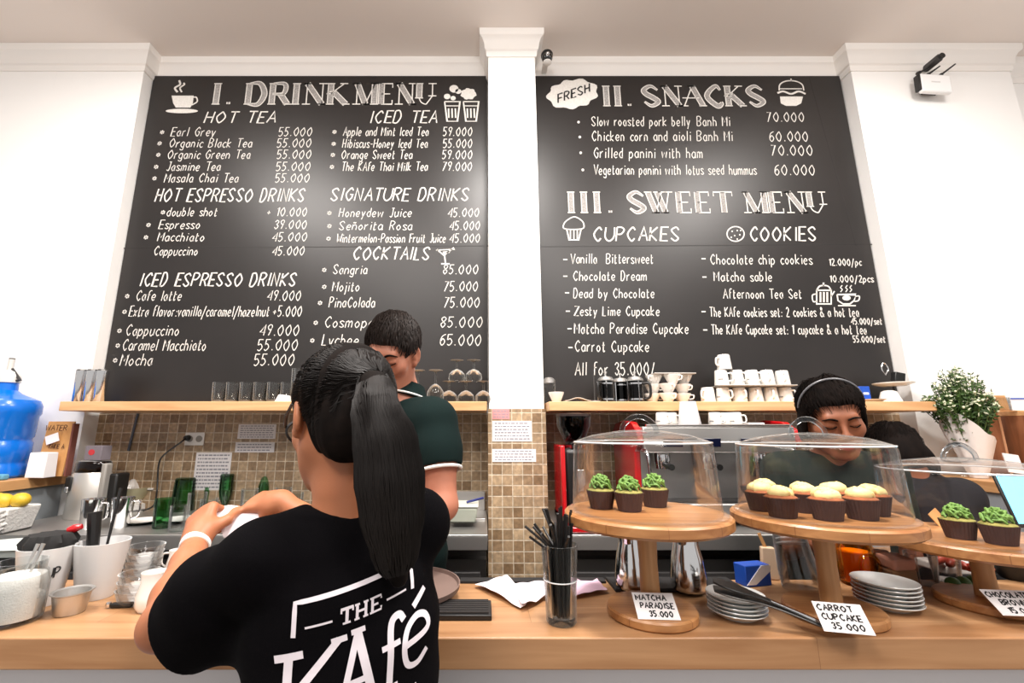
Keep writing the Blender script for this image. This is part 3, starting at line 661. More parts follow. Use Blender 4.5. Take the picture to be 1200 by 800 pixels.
# tall glass of black straws
p = at(658, 729, Z=CT); t = thing('straw_glass', 'tall clear glass on the counter left of the matcha stand', 'glass', p)
MB().lathe([(0, .0005), (.029, .0005), (.031, .004), (.033, .06), (.034, .078), (.0342, .08), (.0385, .152), (.0365, .152), (.0325, .08), (.031, .06), (.0285, .014), (0, .012)], 40).build('glass', GLASS, t)
MB().tube([(.0345*math.cos(a), .0345*math.sin(a), .083) for a in [2*PI*k/40 for k in range(41)]], .0013, 6, False).build('ring', RIMG, t)
MB().lathe([(0, .001), (.027, .001), (.0285, .01), (.02, .013), (0, .0125)], 32).build('thick_foot', glass('thick_glass_base', (232, 234, 233), 1, .05, (190, 194, 192), edge_light=.2), t)
rs = random.Random(5)
s0 = None
for k in range(24):
    a = k*2.39996+.3; rr_ = math.sqrt((k+.5)/24); u = Vector((math.cos(a), math.sin(a), 0)); right = u.x > .25
    q = u*(.0185*rr_)+Vector((0, 0, .0145)); e = u*(.0285*rr_)+Vector((0, 0, .15)); d = (e-q).normalized(); L = rs.uniform(.165, .195)+.018*(1-rr_)
    mb = MB().tube([q, q+d*L*.72], .0028, 8); bend = (d+u*(rs.uniform(.5, 1.5)*rr_ if not right else .04)).normalized(); j = q+d*L*.72
    mb.tube([j, j+d*.004+bend*.004, j+bend*(L*.33)], .0028, 8)
    o = mb.build('drinking_straw', BLACK); o.location = p; tag(o, 'black bendy drinking straw among those standing in the tall glass', 'straw', 'black straws in the tall glass')
# napkins
def napkin(pts, name, label, col, z=CT+.003, amp=.006, seed=1):
    rr = random.Random(seed); P = [at(x, y, Z=z) for x, y in pts]; o = sum(P, Vector())/len(P); f = [rr.uniform(0, 6) for _ in range(6)]
    def fn(u, v):
        q = P[0].lerp(P[1], u).lerp(P[3].lerp(P[2], u), v)-o
        return q + Vector((0, 0, amp*(1+math.sin(u*5+f[0])*math.cos(v*4+f[1]))*.9 + amp*.4*abs(math.sin((u+v)*7+f[2]))))
    t = MB().sheet(fn, 18, 14, .0006).build(name, mat(*col) if isinstance(col, tuple) else col, smooth=60); t.location = o; return tag(t, label, 'napkin', 'paper napkins behind the counter edge')
NAP = ('napkin_paper', (238, 228, 232), .85); NAPP = ('pink_napkin_paper', (222, 188, 208), .85)
napkin([(556, 687), (610, 714), (628, 700), (594, 678)], 'napkin', 'crumpled white napkin leftmost on the counter by the pillar', NAP, seed=2)
napkin([(612, 715), (640, 700), (642, 684), (600, 688)], 'napkin', 'crumpled white napkin half behind the straw glass', NAP, CT+.006, .007, seed=4)
napkin([(672, 701), (712, 694), (700, 682), (668, 682)], 'napkin', 'pale pink napkin between straw glass and matcha stand', NAPP, seed=6)
# black slatted mat, brown round tray
t = thing('drip_tray', 'flat black drip tray on the counter by the brown round tray', 'tray', at(545, 718, Z=CT)); M = Matrix.Identity(4)
MB().box((-.01, 0, .006), (.135, .085, .011)).build('tray_base', BLACK, t, bevel=.002)
for k in range(9): MB().box((-.01, -.034+.0085*k, .0135), (.122, .004, .004)).build('slat', DARK, t)
o = MB().lathe([(0, 0), (.105, 0), (.11, .003), (.112, .014), (.109, .014), (.106, .006), (0, .005)], 56).build('round_tray', mat('brown_rubber_tray', (112, 92, 84), .6))
o.location = at(478, 702, Z=CT+.022); o.location = at(484, 690, Z=CT+.02); o.rotation_euler = (R(3), 0, 0); tag(o, 'round brown serving tray resting by the back of the woman in black', 'tray')
RUB = mat('black_rubber', (22, 21, 22), .7)
o = MB().box((0, 0, .0045), (.32, .09, .009)).build('bar_mat', RUB, bevel=.002); o.location = (.485, 1.232, CT+.0005); tag(o, 'black rubber bar mat under the two steel pitchers', 'mat')
o = MB().box((0, 0, .003), (.38, .03, .006)).build('rubber_strip', RUB, bevel=.001); o.location = (.13, 1.266, CT+.0005); tag(o, 'narrow black rubber strip behind the napkins at the back edge', 'strip')
# two steel milk pitchers on the mat, little brass cap
def pitcher(p, rz, label):
    t = thing('milk_pitcher', label, 'pitcher', p, rz, 'steel milk pitchers behind the matcha stand')
    MB().lathe([(0, .0), (.036, .0), (.041, .006), (.042, .03), (.036, .075), (.029, .105), (.031, .128), (.0295, .128), (.0275, .105), (.034, .075), (.039, .03), (.036, .008), (0, .006)], 36).build('body', CHROME, t)
    MB().tube(crm([(.030, 0, .118), (.055, 0, .116), (.066, 0, .085), (.058, 0, .045), (.040, 0, .034)], 5), .0045, 8, True, .6).build('handle', CHROME, t)
    MB().tube([(-.024, 0, .112), (-.036, 0, .128), (-.042, 0, .132)], [.012, .007, .003], 8).build('spout', CHROME, t)
    return t
t = pitcher(at(742, 688, Z=CT+.01), R(60), 'steel milk pitcher half behind the stem of the matcha stand'); dup(t, at(808, 690, Z=CT+.01), R(50), 'steel milk pitcher right of the matcha stand stem')
o = MB().lathe([(0, 0), (.008, 0), (.008, .012), (.005, .015), (.006, .022), (0, .024)], 16).build('brass_cap', mat('brass', (206, 176, 104), .3, .9)); o.location = at(731, 683, Z=CT+.01); tag(o, 'tiny brass cap on the bar mat by the left pitcher', 'cap')
# carton, brown bags, cups, jars behind the middle stand
t = thing('milk_carton', 'small blue and white carton behind the tongs', 'carton', at(883, 684, Z=CT+.0005), R(12))
MB().box((0, 0, .025), (.075, .04, .05)).build('box', BLUE, t, bevel=.002); MB().prism([(-.037, .005), (-.01, .005), (.037, .035), (.037, .049), (.01, .049)], -.0008, .0008, Matrix.Translation((0, -.0206, 0)) @ Matrix.Rotation(PI/2, 4, 'X')).build('white_flash', PAPER, t)
t = thing('paper_bag', 'small tan paper bag standing beside the blue carton', 'bag', at(903, 678, Z=CT+.0005), R(-15))
MB().box((0, 0, .04), (.04, .024, .08), taper=.8).build('bag', mat('tan_paper', (196, 168, 140), .85), t, bevel=.003); MB().box((-.008, 0, .09), (.008, .004, .05), ry=R(-18)).build('stirrer', KRAFT, t)
CUPG = glass('plastic_cup', (248, 248, 248), .7, .12, (214, 216, 218), edge_light=.5)
t = thing('plastic_cup_stack', 'tall leaning stack of clear plastic cups behind the middle stand stem', 'cup stack', at(941, 690, Z=CT+.0005), 0, rot=(R(-4), R(-6), 0))
for k in range(5): MB().lathe([(.046-.0004*k, .0+.011*k), (.044, .004+.011*k), (.034, .105+.011*k), (.033, .107+.011*k), (0, .107+.011*k)], 36).build('cup', CUPG, t)
AMB = glass('amber_glass', (248, 214, 140), .7, .05, (220, 160, 60), edge_light=-.3)
t = thing('amber_jar', 'amber glass jar with a curved handle behind the middle stand', 'jar', at(1007, 684, Z=CT+.0005))
MB().lathe([(0, .0), (.037, .0), (.041, .008), (.041, .092), (.034, .105), (.034, .12), (.032, .12), (.032, .1), (.0385, .09), (.0385, .01), (0, .006)], 32).build('body', AMB, t)
MB().lathe([(0, .007), (.0375, .008), (.0375, .08), (0, .08)], 28).build('juice', mat('amber_juice', (226, 148, 30), .3), t)
MB().tube([(.026*math.cos(a), -.0425-.004*math.sin(a*.5), .052+.03*math.sin(a)) for a in [2*PI*k/24 for k in range(25)]], .0035, 8, False).build('ring_handle', AMB, t)
t = thing('storage_jar', 'square glass jar of pinkish brown powder right of the amber jar', 'jar', at(1054, 691, Z=CT+.0005), R(8))
MB().box((0, 0, .055), (.072, .06, .11)).build('body', glass('jar_glass', (246, 244, 243), .7, .05, (210, 206, 204)), t, bevel=.008, seg=3)
MB().box((0, 0, .027), (.064, .052, .05)).build('powder', mat('brown_powder', (150, 112, 78), .9, bump=(80, .5)), t, bevel=.006)
MB().box((0, 0, .066), (.064, .052, .027), rx=R(8)).build('pink_layer', mat('pink_sugar', (212, 150, 126), .9, bump=(80, .5)), t, bevel=.006)
MB().box((0, 0, .114), (.07, .058, .008)).build('lid', STEEL, t, bevel=.003)
t = thing('drinking_glass', 'frosted grey drinking glass beside the square powder jar', 'glass', at(1084, 684, Z=CT+.0005), 0, 'drinking glasses at the right of the counter')
MB().lathe([(0, 0), (.027, 0), (.034, .075), (.0325, .075), (.026, .004), (0, .004)], 28).build('glass', glass('frosted_glass', (238, 234, 232), .8, .2, (196, 190, 188), edge_light=.7), t)
dup(t, at(1111, 680, Z=CT+.0005), .4, 'clear grey drinking glass farther right, half behind its twin')
# vegetables and bowls behind the right stand
t = thing('pepper_tray', 'low tray heaped with red produce under the right stand', 'tray', at(1124, 668, Z=CT+.0005))
MB().box((0, .0, .012), (.16, .1, .023)).build('tray', PORC2, t, bevel=.006)
def produce(nm, p, r, m, label, grp, sc): o = MB().ball((0, 0, 0), r, 14).build(nm, m); o.location = p; o.rotation_euler = sc; tag(o, label, 'vegetable', grp); return o
RV = mat('red_pepper', (178, 62, 48), .4, noise=(30, .4, (200, 110, 80))); GV = mat('green_herb', (70, 104, 44), .6, noise=(60, .6, (40, 74, 26)))
for k in range(5):
    q = at(1101+13*k, 656+3*k, Z=CT+.037); produce('red_chilli', q+Vector((0, .0, .0)), (.022, .011, .011), RV, 'red chilli in the heap under the right cake stand', 'red chillies under the right stand', (0, .2*k-.4, .6*k))
for k in range(3): produce('green_lime', at(1117+12*k, 684-1*k, Z=CT+.016), .016, GV, ['small green lime leftmost under the right stand', 'small green lime between two others under the right stand', 'small green lime nearest the right stand stem'][k], 'green limes under the right stand', (0, 0, 0))
t = thing('black_bowl', 'dark bowl standing at the right edge behind the stand', 'bowl', at(1192, 678, Z=CT+.0005)); MB().lathe([(0, 0), (.03, 0), (.05, .03), (.058, .065), (.055, .065), (.047, .032), (.028, .005), (0, .004)], 32).build('bowl', BLACK, t)

# ---------------------------------------------------------------- left end of the front counter
p = at(12, 729, Z=CT); t = thing('sugar_jar', 'glass jar of white sugar at the left end of the counter', 'jar', p+Vector((0, 0, .0005)))
MB().lathe([(0, 0), (.044, 0), (.05, .006), (.052, .07), (.047, .095), (.042, .1), (.043, .118), (.0405, .118), (.0395, .1), (.045, .093), (.0495, .07), (.0475, .009), (0, .006)], 40).build('glass', GLASS, t)
MB().lathe([(0, .0065), (.047, .0095), (.049, .07), (.044, .09), (.02, .094), (0, .097)], 32).build('sugar', mat('white_sugar', (246, 240, 234), .9, bump=(300, .4)), t)
for k, (a, b) in enumerate((((.012, 0, .06), (.03, .01, .15)), ((-.01, .01, .06), (.0, .03, .145)))):
    o = MB().tube([a, Vector(a).lerp(Vector(b), .6), b], [.004, .003, .005], 8, True, .5).build('spoon', STEEL); o.location = p; tag(o, ['steel spoon leaning right in the sugar jar', 'steel spoon upright in the sugar jar'][k], 'spoon', 'spoons in the sugar jar')
def pot(p, label, h=.125, r0=.036, r1=.055, text=None):
    t = thing('utensil_pot', label, 'pot', p+Vector((0, 0, .0005)), 0, 'white pots on the counter')
    MB().lathe([(0, 0), (r0, 0), (r0+.001, .003), (r1, h), (r1-.004, h), (r0-.002, .008), (0, .006)], 44).build('pot', mat('grey_white_pot', (212, 211, 210), .3, coat=.2), t)
    if text:
        mb = MB(); st, W = strokes(text)
        for s in st:
            pts = []
            for x, y in s:
                z = .062+y*.0022; r = r0+(r1-r0)*z/h+.0012; a = -.80+(x/W-.5)*1.15; pts.append((r*math.cos(a), r*math.sin(a), z))
            for i in range(len(pts)-1):
                c = Vector(pts[i]); mb.ribbon([pts[i], pts[i+1]], .0032, (c.x, c.y, 0))
        mb.build('lettering', INK, t, smooth=0)
    return t
p1 = at(45, 708, Z=CT); pot(p1, 'white pot lettered SOUP behind the sugar jar', text='SOUP')
p2 = at(111, 699, Z=CT); pot(p2, 'plain white pot right of the lettered one', .125, .037, .056)
o = MB().lathe([(0, -.02), (.03, -.02), (.046, 0), (.05, .03), (.04, .045), (0, .05)], 30, wob=lambda k, z: .12*math.sin(k*2.1)*(z > .01)).build('black_cloth', BLACK_M); o.location = p1+Vector((0, 0, .107)); tag(o, 'bundle of black cloth stuffed in the lettered pot', 'cloth')
def utensil(p, a, b, r, name, m, label, cat): o = MB().tube([a, Vector(a).lerp(Vector(b), .5), b], r, 10).build(name, m); o.location = p; return tag(o, label, cat, 'utensils in the white pots')
utensil(p2, (-.02, .01, .012), (-.043, .012, .19), [.008, .012, .015], 'knife_handle', BLACK, 'thick black utensil handle leaning left in the plain pot', 'utensil')
utensil(p2, (.0, 0, .012), (.0, .03, .245), [.003, .003, .004], 'long_spoon', BLACK, 'thin black spoon standing tall in the plain pot', 'spoon')
utensil(p1, (.02, .02, .155), (.045, .03, .162), [.006, .01, .006], 'red_stopper', RED, 'red ladle end peeking out behind the black cloth', 'stopper')  # a small red cap, only its end shows
t = thing('steel_ramekin', 'small steel ramekin in front of the white pots', 'ramekin', at(81, 718, Z=CT)+Vector((0, 0, .0005)))
MB().lathe([(0, 0), (.026, 0), (.028, .003), (.034, .04), (.0385, .043), (.0385, .045), (.0325, .043), (.0265, .005), (0, .004)], 36).build('bowl', STEEL, t)
def glass_bowls(p, n, label, r=.041):
    for k in range(n):
        o = MB().lathe([(0, 0), (r*.72, 0), (r*.78, .004), (r*.86, .014), (r*.98, .03), (r, .032), (r*.95, .031), (r*.8, .014), (r*.7, .006), (0, .005)], 36).build('glass_bowl', glass('bowl_glass', (251, 251, 251), .7, .05, (228, 230, 230), edge_light=.8))
        o.location = p + Vector((random.uniform(-.002, .002), random.uniform(-.002, .002), .0005+.0165*k))
        nm = 'lowest' if k == 0 else 'topmost' if k == n-1 else ['', 'second', 'third', 'fourth', 'fifth', 'sixth'][k]
        tag(o, f'{nm} clear glass bowl in the {label}', 'glass bowl', 'glass bowls in the ' + label)
glass_bowls(at(160, 706, Z=CT), 3, 'front stack beside the creamer', .043); glass_bowls(at(166, 676, Z=CT), 4, 'rear stack behind the other bowls', .044)
t = thing('paring_knife', 'small black handled knife lying beside the ramekin', 'knife', at(138, 712, Z=CT)+Vector((0, 0, .001)), R(6))
MB().box((.008, 0, .005), (.045, .012, .01)).build('handle', BLACK, t, bevel=.003); MB().lathe([(0, -.006), (.005, -.005), (.006, 0), (.005, .005), (0, .006)], 12, (-.02, 0, .006)).build('pommel', CHROME, t)
def creamer(p, rz, label, s=1):
    t = thing('creamer_jug', label, 'jug', p+Vector((0, 0, .0005)), rz, 'white jugs on the left of the counter')
    MB().lathe([(0, 0), (.024*s, 0), (.03*s, .01*s), (.031*s, .03*s), (.024*s, .06*s), (.026*s, .078*s), (.024*s, .078*s), (.022*s, .06*s), (.028*s, .03*s), (.022*s, .006*s), (0, .004*s)], 32).build('body', PORC, t)
    MB().tube(crm([(.024*s, 0, .068*s), (.045*s, 0, .064*s), (.046*s, 0, .035*s), (.03*s, 0, .022*s)], 5), .0035*s, 8).build('handle', PORC, t)
    return t
creamer(at(176, 714, Z=CT), R(20), 'white creamer jug half behind the elbow of the woman in black'); creamer(at(205, 672, Z=CT), R(190), 'white cup with a handle behind the forearm', .8)

# ---------------------------------------------------------------- back counter, left
B = lambda px, py, dz=0: at(px, py, Z=CT+.0005+dz)
t = thing('juicer', 'tall steel juicer with a dark top by the left wall corner', 'juicer', B(100, 606))
JS = .86
t.scale = (.8, .8, .8)
MB().lathe([(0, 0), (.105, 0), (.108, .006), (.098, .24), (.09, .25), (0, .25)], 40, sx=1, sy=.8).build('body', mat('satin_steel', (206, 202, 196), .38, .75), t)
MB().lathe([(.088, .25), (.092, .262), (.09, .3), (.082, .312), (0, .316)], 36, sx=1, sy=.8).build('lid', glass('smoked_plastic', (120, 100, 96), 1, .08, (50, 42, 40)), t)
MB().box((.095, -.02, .2), (.03, .05, .2)).build('clamp_arm', mat('grey_clamp', (150, 146, 140), .4), t, bevel=.008); MB().box((-.065, -.068, .19), (.036, .02, .075)).build('lock_handle', BLACK, t, bevel=.006)
MB().box((-.066, -.078, .16), (.02, .012, .03)).build('spout', CHROME, t, bevel=.004); MB().box((.128, .04, .12), (.05, .1, .24)).build('motor_housing', BLACK, t, bevel=.01)
t = thing('product_carton', 'grey carton with a red disc standing on top of the juicer', 'carton', B(100, 606)+Vector((.01, .0, .2535)), R(-10)); t.scale = (.8, .8, .6)
MB().box((0, 0, .055), (.115, .06, .11)).build('box', mat('grey_carton', (120, 112, 118), .6), t, bevel=.002); MB().prism([(.022*math.cos(a), .022*math.sin(a)+.06) for a in [2*PI*k/24 for k in range(24)]], -.0005, .0005, Matrix.Translation((-.01, -.0308, 0)) @ Matrix.Rotation(PI/2, 4, 'X')).build('red_disc', RED, t, smooth=0)
t = thing('citrus_press', 'white electric citrus press with a ribbed cone', 'citrus press', B(152, 597))
MB().lathe([(0, 0), (.075, 0), (.08, .006), (.078, .03), (.06, .036), (.058, .05), (0, .05)], 36).build('base', PORC, t); MB().lathe([(.058, .05), (.07, .06), (.085, .1), (.09, .108), (.086, .108), (.066, .066), (0, .06)], 36).build('bowl', mat('cream_plastic', (226, 218, 178), .4), t)
MB().lathe([(.045, .066), (.04, .095), (.028, .122), (.012, .145), (0, .15)], 32, wob=lambda k, z: .07*math.cos(k*2*PI/4)).build('cone', PORC, t); MB().box((.09, 0, .1), (.04, .03, .01)).build('spout', PORC, t, bevel=.003)
def shaker(p, label, s=1):
    t = thing('steel_shaker', label, 'shaker', p, 0, 'steel cups beside the juicer')
    MB().lathe([(0, 0), (.032, 0), (.034, .003), (.04, .115), (.0385, .115), (.032, .006), (0, .005)], 36).build('cup', CHROME, t); MB().tube(crm([(.037, 0, .1), (.06, 0, .095), (.06, 0, .045), (.036, 0, .03)], 4), .004, 8).build('handle', CHROME, t)
    return t
t = shaker(B(105, 619), 'steel cup with handle in front of the juicer'); dup(t, B(140, 617), .3, 'steel cup with handle right of its twin')
t = thing('woven_basket', 'white woven basket holding yellow fruit under the ledge', 'basket', B(-2, 622)); t.scale = (.8, .8, .72)
MB().box((0, 0, .065), (.19, .15, .13), taper=1.18).build('basket', mat('white_wicker', (226, 224, 220), .7, bump=(60, 1.0)), t, bevel=.01)
mb = MB()
for k in range(5):
    for a in range(9): mb.tube([(-.1+.022*a+(k % 2)*.011, -.078-.0027*k, .014+.023*k), (-.082+.022*a+(k % 2)*.011, -.083-.0027*k, .026+.023*k), (-.072+.022*a+(k % 2)*.011, -.078-.0027*k, .034+.023*k)], .006, 6)
mb.build('weave', mat('white_wicker_strand', (236, 234, 230), .6), t); 
for k in range(4): o = MB().ball((0, 0, 0), (.034, .03, .028), 16).build('lemon', mat('yellow_rind', (214, 178, 50), .45, bump=(200, .3))); o.location = t.location+Vector((-.07+.048*k, -.03+.02*(k % 2), .118)); tag(o, ['yellow fruit at the left end of the white basket', 'yellow fruit second from left in the white basket', 'yellow fruit third from left in the white basket', 'yellow fruit at the right end of the white basket'][k], 'fruit', 'yellow fruit in the basket')
t = thing('serving_dish', 'pale green white oval dish lying upside down below the white basket', 'dish', at(22, 648, Z=CT)+Vector((0, 0, .0005))); MB().lathe([(0, .03), (.11, .034), (.125, .03), (.128, .024), (.115, .02), (.1, 0), (0, 0)], 44, sx=1, sy=.55).build('dish', mat('pale_green_plastic', (214, 224, 220), .35), t)
for k, (x, y) in enumerate(((166, 613), (212, 611))):
    o = MB().lathe([(0, 0), (.045, 0), (.07, .012), (.072, .014), (.044, .005), (0, .004)], 36).build('white_plate', PORC); o.location = B(x, y); tag(o, ['white plate in front of the citrus press', 'white plate under the green tumblers'][k], 'plate', 'white plates on the back counter')
# bottle-glass tumblers
def tumbler(p, s, label, m, flip=False, rz=0):
    t = thing('green_tumbler' if m is GREENG else 'clear_tumbler', label, 'tumbler', p, rz, 'green tumblers on the back counter' if m is GREENG else 'clear glasses among the green tumblers')
    pr = [(0, 0), (.03*s, 0), (.034*s, .004), (.037*s, .12*s), (.035*s, .12*s), (.031*s, .008), (0, .007)]
    if flip: pr = [(0, .12*s), (.03*s, .12*s), (.034*s, .115*s), (.04*s, 0), (.0385*s, 0), (.032*s, .11*s), (0, .113*s)]
    MB().lathe(pr, 32).build('glass', m, t); return t
def bottle(p, s, label, flip=False):
    t = thing('green_bottle', label, 'bottle', p, 0, 'green bottles on the back counter')
    pr = [(0, 0), (.034*s, 0), (.037*s, .006), (.037*s, .1*s), (.03*s, .14*s), (.0165*s, .17*s), (.0145*s, .2*s), (.0165*s, .203*s), (.0165*s, .212*s), (.012*s, .212*s), (.012*s, .17*s), (.034*s, .1*s), (.034*s, .01), (0, .01)]
    if flip: pr = [(r, .212*s-z) for r, z in pr]
    MB().lathe(pr, 32).build('glass', GREENG, t); return t
tumbler(B(189, 618), .95, 'green tumbler nearest the citrus press', GREENG); tumbler(B(213, 598), 1.3, 'tall dark green tumbler under the wall paper', GREENG, True)
bottle(B(262, 598), .82, 'dark green cut bottle behind the raised fist', True); bottle(B(310, 596), 1.1, 'bright green bottle beside the printed notices'); tumbler(B(244, 596), .9, 'short green tumbler left of the cut bottle', GREENG)
for x, y, s, l in ((206, 622, .8, 'clear tumbler leaning beside the nearest green tumbler'), (228, 611, 1.0, 'clear tumbler right of the tall dark green one'), (290, 604, 1.0, 'clear tumbler between the two green bottles'), (330, 602, 1.0, 'clear tumbler right of the bright green bottle'), (242, 616, .9, 'clear tumbler just behind the fist'), (345, 606, .9, 'clear tumbler nearest the face of the woman in black')):
    tumbler(B(x, y), s, l, GLASS)
o = MB().lathe([(0, 0), (.014, 0), (.014, .05), (.006, .06), (.006, .075), (0, .075)], 16).build('blue_cap_tube', mat('blue_plastic', (60, 70, 180), .4)); o.location = B(293, 592); tag(o, 'little blue tube among the clear glasses', 'tube')
# tub with a blue pen beside the pillar
t = thing('plastic_tub', 'square translucent tub on the sink edge left of the pillar', 'tub', B(543, 610, .0125)); MB().box((0, 0, .034), (.11, .14, .062), taper=1.12).build('tub', mat('cloudy_plastic', (196, 200, 184), .35), t, bevel=.008); MB().box((0, 0, .068), (.128, .16, .006)).build('lid_rim', mat('cloudy_rim', (214, 216, 204), .4), t, bevel=.002)
o = MB().tube([(-.035, -.02, 0), (.035, .02, .012)], .005, 10).build('blue_pen', mat('navy_plastic', (32, 42, 110), .35)); o.location = t.location+Vector((.05, .0, .078)); tag(o, 'dark blue pen lying on the translucent tub', 'pen')

# ---------------------------------------------------------------- wall things
t = thing('power_outlet', 'white double power outlet on the tiles left of the notices', 'outlet', at(229, 514, Y=Y_REC-.007)); MB().box((0, -.004, 0), (.1, .008, .065)).build('plate', PORC, t, bevel=.002)
for x in (-.024, .024): MB().lathe([(0, -.001), (.016, -.001), (.016, .002), (0, .002)], 20, (x, -.0085, 0), rm=Matrix.Rotation(PI/2, 3, 'X')).build('socket', mat('socket_grey', (150, 146, 140), .5), t)
p = at(220, 513, Y=Y_REC-.02); t = thing('appliance_cable', 'black plug and cord running from the outlet down to the counter', 'cable', p); M = Matrix.Translation(-p)
MB(M).lathe([(0, -.02), (.012, -.018), (.015, 0), (.015, .012), (0, .012)], 16, p, rm=Matrix.Rotation(-PI/2, 3, 'X')).build('plug', BLACK, t)
MB(M).tube(crm([p+Vector((0, -.015, 0)), at(212, 518, Y=2.29), at(192, 533, Y=2.3), at(186, 545, Y=2.3), at(184, 575, Y=2.28), at(180, 592, Y=2.2), B(168, 598, .006)], 8), .0042, 8).build('cord', BLACK, t)
o = MB().box((0, 0, 0), (.01, .006, .19)).build('hanging_strip', mat('blue_grey_strip', (84, 92, 104), .5)); o.location = at(156, 506, Y=Y_REC-.012); o.rotation_euler = (0, R(6), 0); tag(o, 'thin blue grey strip hanging on the tiles under the left shelf', 'strip')
def notice(x0, y0, x1, y1, Y, label, col=PAPER, rows=6, rz=0):
    a, b = at(x0, y1, Y=Y), at(x1, y0, Y=Y); t = thing('wall_notice', label, 'notice', (a+b)/2, group='printed notices on the tiles', rot=(0, R(rz), 0)); w, h = b.x-a.x, b.z-a.z
    MB().box((0, .0002, 0), (w, .0006, h)).build('paper', col, t); mb = MB(); rr = random.Random(x0)
    for k in range(rows):
        z = h*(.5-(k+.8)/(rows+.6)); x = -w*.44
        while x < w*.4:
            l = rr.uniform(.006, .02); mb.ribbon([(x, -.0006, z), (min(x+l, w*.44), -.0006, z)], h/(rows+1)*.42); x += l+.004
    mb.build('printed_lines', mat('grey_print', (150, 148, 156), .8), t, smooth=0)
Yt, Yp = Y_REC-.0085, Y_PIL-.0085
notice(278, 497, 324, 514, Yt, 'wide printed notice highest on the tiles under the left shelf'); notice(275, 518, 322, 530, Yt, 'narrow printed notice just below the highest one', rows=3); notice(225, 530, 272, 574, Yt, 'large printed sheet on the tiles above the green bottles', rows=10)
notice(577, 479, 597, 491, Yp, 'small pink notice at the top of the tiled pillar', mat('pink_paper', (232, 150, 150), .8), 3); notice(577, 493, 623, 517, Yp, 'white printed table taped to the tiled pillar', rows=6); notice(577, 526, 628, 541, Yp, 'lower white printed strip taped to the tiled pillar', rows=4)

# ---------------------------------------------------------------- left ledge: water bottle, kraft stand
p = Vector((at(14, 566, Y=1.80).x, 1.80, LZ)); p = at(-15, 560, Z=LZ); p.z = LZ+.0005
BW = mat('blue_water_bottle', (0, 104, 206), .25, coat=.3, noise=(5, .25, (0, 124, 226)))
s = 1.0
t = thing('water_bottle', 'big blue water bottle with a pump at the left edge', 'bottle', p)
MB().lathe([(0, 0), (.118, 0), (.126, .01), (.127, .05), (.121, .06), (.121, .072), (.127, .082), (.127, .15), (.121, .16), (.121, .17), (.127, .18), (.13, .27), (.137, .285), (.137, .32), (.125, .345), (.06, .375), (.042, .39), (.04, .425), (0, .425)], 56).build('bottle', BW, t)
MB().lathe([(0, .425), (.046, .425), (.044, .455), (.03, .475), (.012, .485), (.011, .535), (0, .535)], 28).build('pump_body', mat('pale_pump', (206, 204, 200), .4), t)
MB().lathe([(0, .485), (.011, .485), (.011, .54), (0, .54)], 14).build('pump_stem', DARK, t); MB().tube([(.01, 0, .49), (.04, 0, .455), (.062, -.005, .438), (.03, 0, .432)], [.006, .007, .008, .006], 8).build('tap_lever', DARK, t)
MB().tube([(-.02, 0, .44), (-.07, 0, .436), (-.1, 0, .43)], .012, 10).build('spout', mat('pale_pump', (206, 204, 200), .4), t)
t = thing('kraft_stand', 'brown kraft board stand lettered WATER behind the blue bottle', 'sign stand', at(58, 557, Y=2.12)); t.location = (at(60, 553, Y=2.14).x, 2.14, LZ+.0005)
MB().box((0, 0, .125), (.125, .006, .25), rx=R(-5)).build('sign_board', KRAFT, t); MB().box((.068, .01, .12), (.008, .03, .24)).build('side_wing', mat('dark_kraft', (120, 70, 60), .7), t)
mb = MB(); write(mb, 'WATER', Vector((-.05, -.0145, .208)), Vector((.1, 0, 0)), Vector((0, .0, .024)), .004, .1); write(mb, 'TAKE A', Vector((-.03, -.0075, .125)), Vector((.075, 0, 0)), Vector((0, 0, .02)), .004, .1)
mb.build('lettering', mat('brown_ink', (92, 56, 30), .8), t, smooth=0); MB().box((-.012, -.013, .17), (.06, .002, .04), ry=R(-20)).build('white_note', PAPER, t)
o = MB().box((0, 0, .055), (.085, .06, .11), taper=.92).build('white_carton', PAPER, bevel=.003); o.location = t.location+Vector((.01, -.06, 0)); tag(o, 'plain white paper box in front of the kraft stand', 'box')
o = MB().box((0, 0, .012), (.05, .03, .024)).build('teal_cloth', mat('teal_cloth', (90, 150, 180), .8), bevel=.006); o.location = Vector((-2.07, 1.98, LZ+.0005)); tag(o, 'small teal cloth beside the foot of the blue bottle', 'cloth')

# ---------------------------------------------------------------- left shelf
H = lambda px, Y=2.17: Vector((at(px, 468, Y=Y).x, Y, SZ))
def steel_tall(p, label):
    t = thing('tall_shaker', label, 'shaker', p, 0, 'steel shakers at the left end of the shelf'); MB().lathe([(0, 0), (.02, 0), (.022, .003), (.026, .155), (.0245, .155), (.02, .006), (0, .005)], 28).build('cup', CHROME, t); MB().lathe([(0, .155), (.0245, .155), (.022, .162), (0, .163)], 24).build('cap', STEEL_D, t); return t
t = steel_tall(H(91), 'tall steel shaker leftmost on the left shelf'); dup(t, H(103.5), 0, 'tall steel shaker between two others on the left shelf'); dup(t, H(115.5), 0, 'tall steel shaker nearest the drink board corner')
t = thing('shelf_tumbler', 'ribbed glass tumbler leftmost of the row on the left shelf', 'tumbler', H(256), 0, 'row of glass tumblers on the left shelf')
SG = glass('shelf_glass', (250, 250, 249), 1.0, .06, (205, 205, 202), edge_light=.65)
MB().lathe([(0, 0), (.027, 0), (.0295, .004), (.0325, .098), (.031, .098), (.0275, .012), (0, .01)], 30).build('glass', SG, t)
MB().lathe([(0, .001), (.0285, .001), (.029, .013), (0, .012)], 24).build('thick_base', mat('bright_glass_base', (206, 204, 198), .15, coat=1), t)
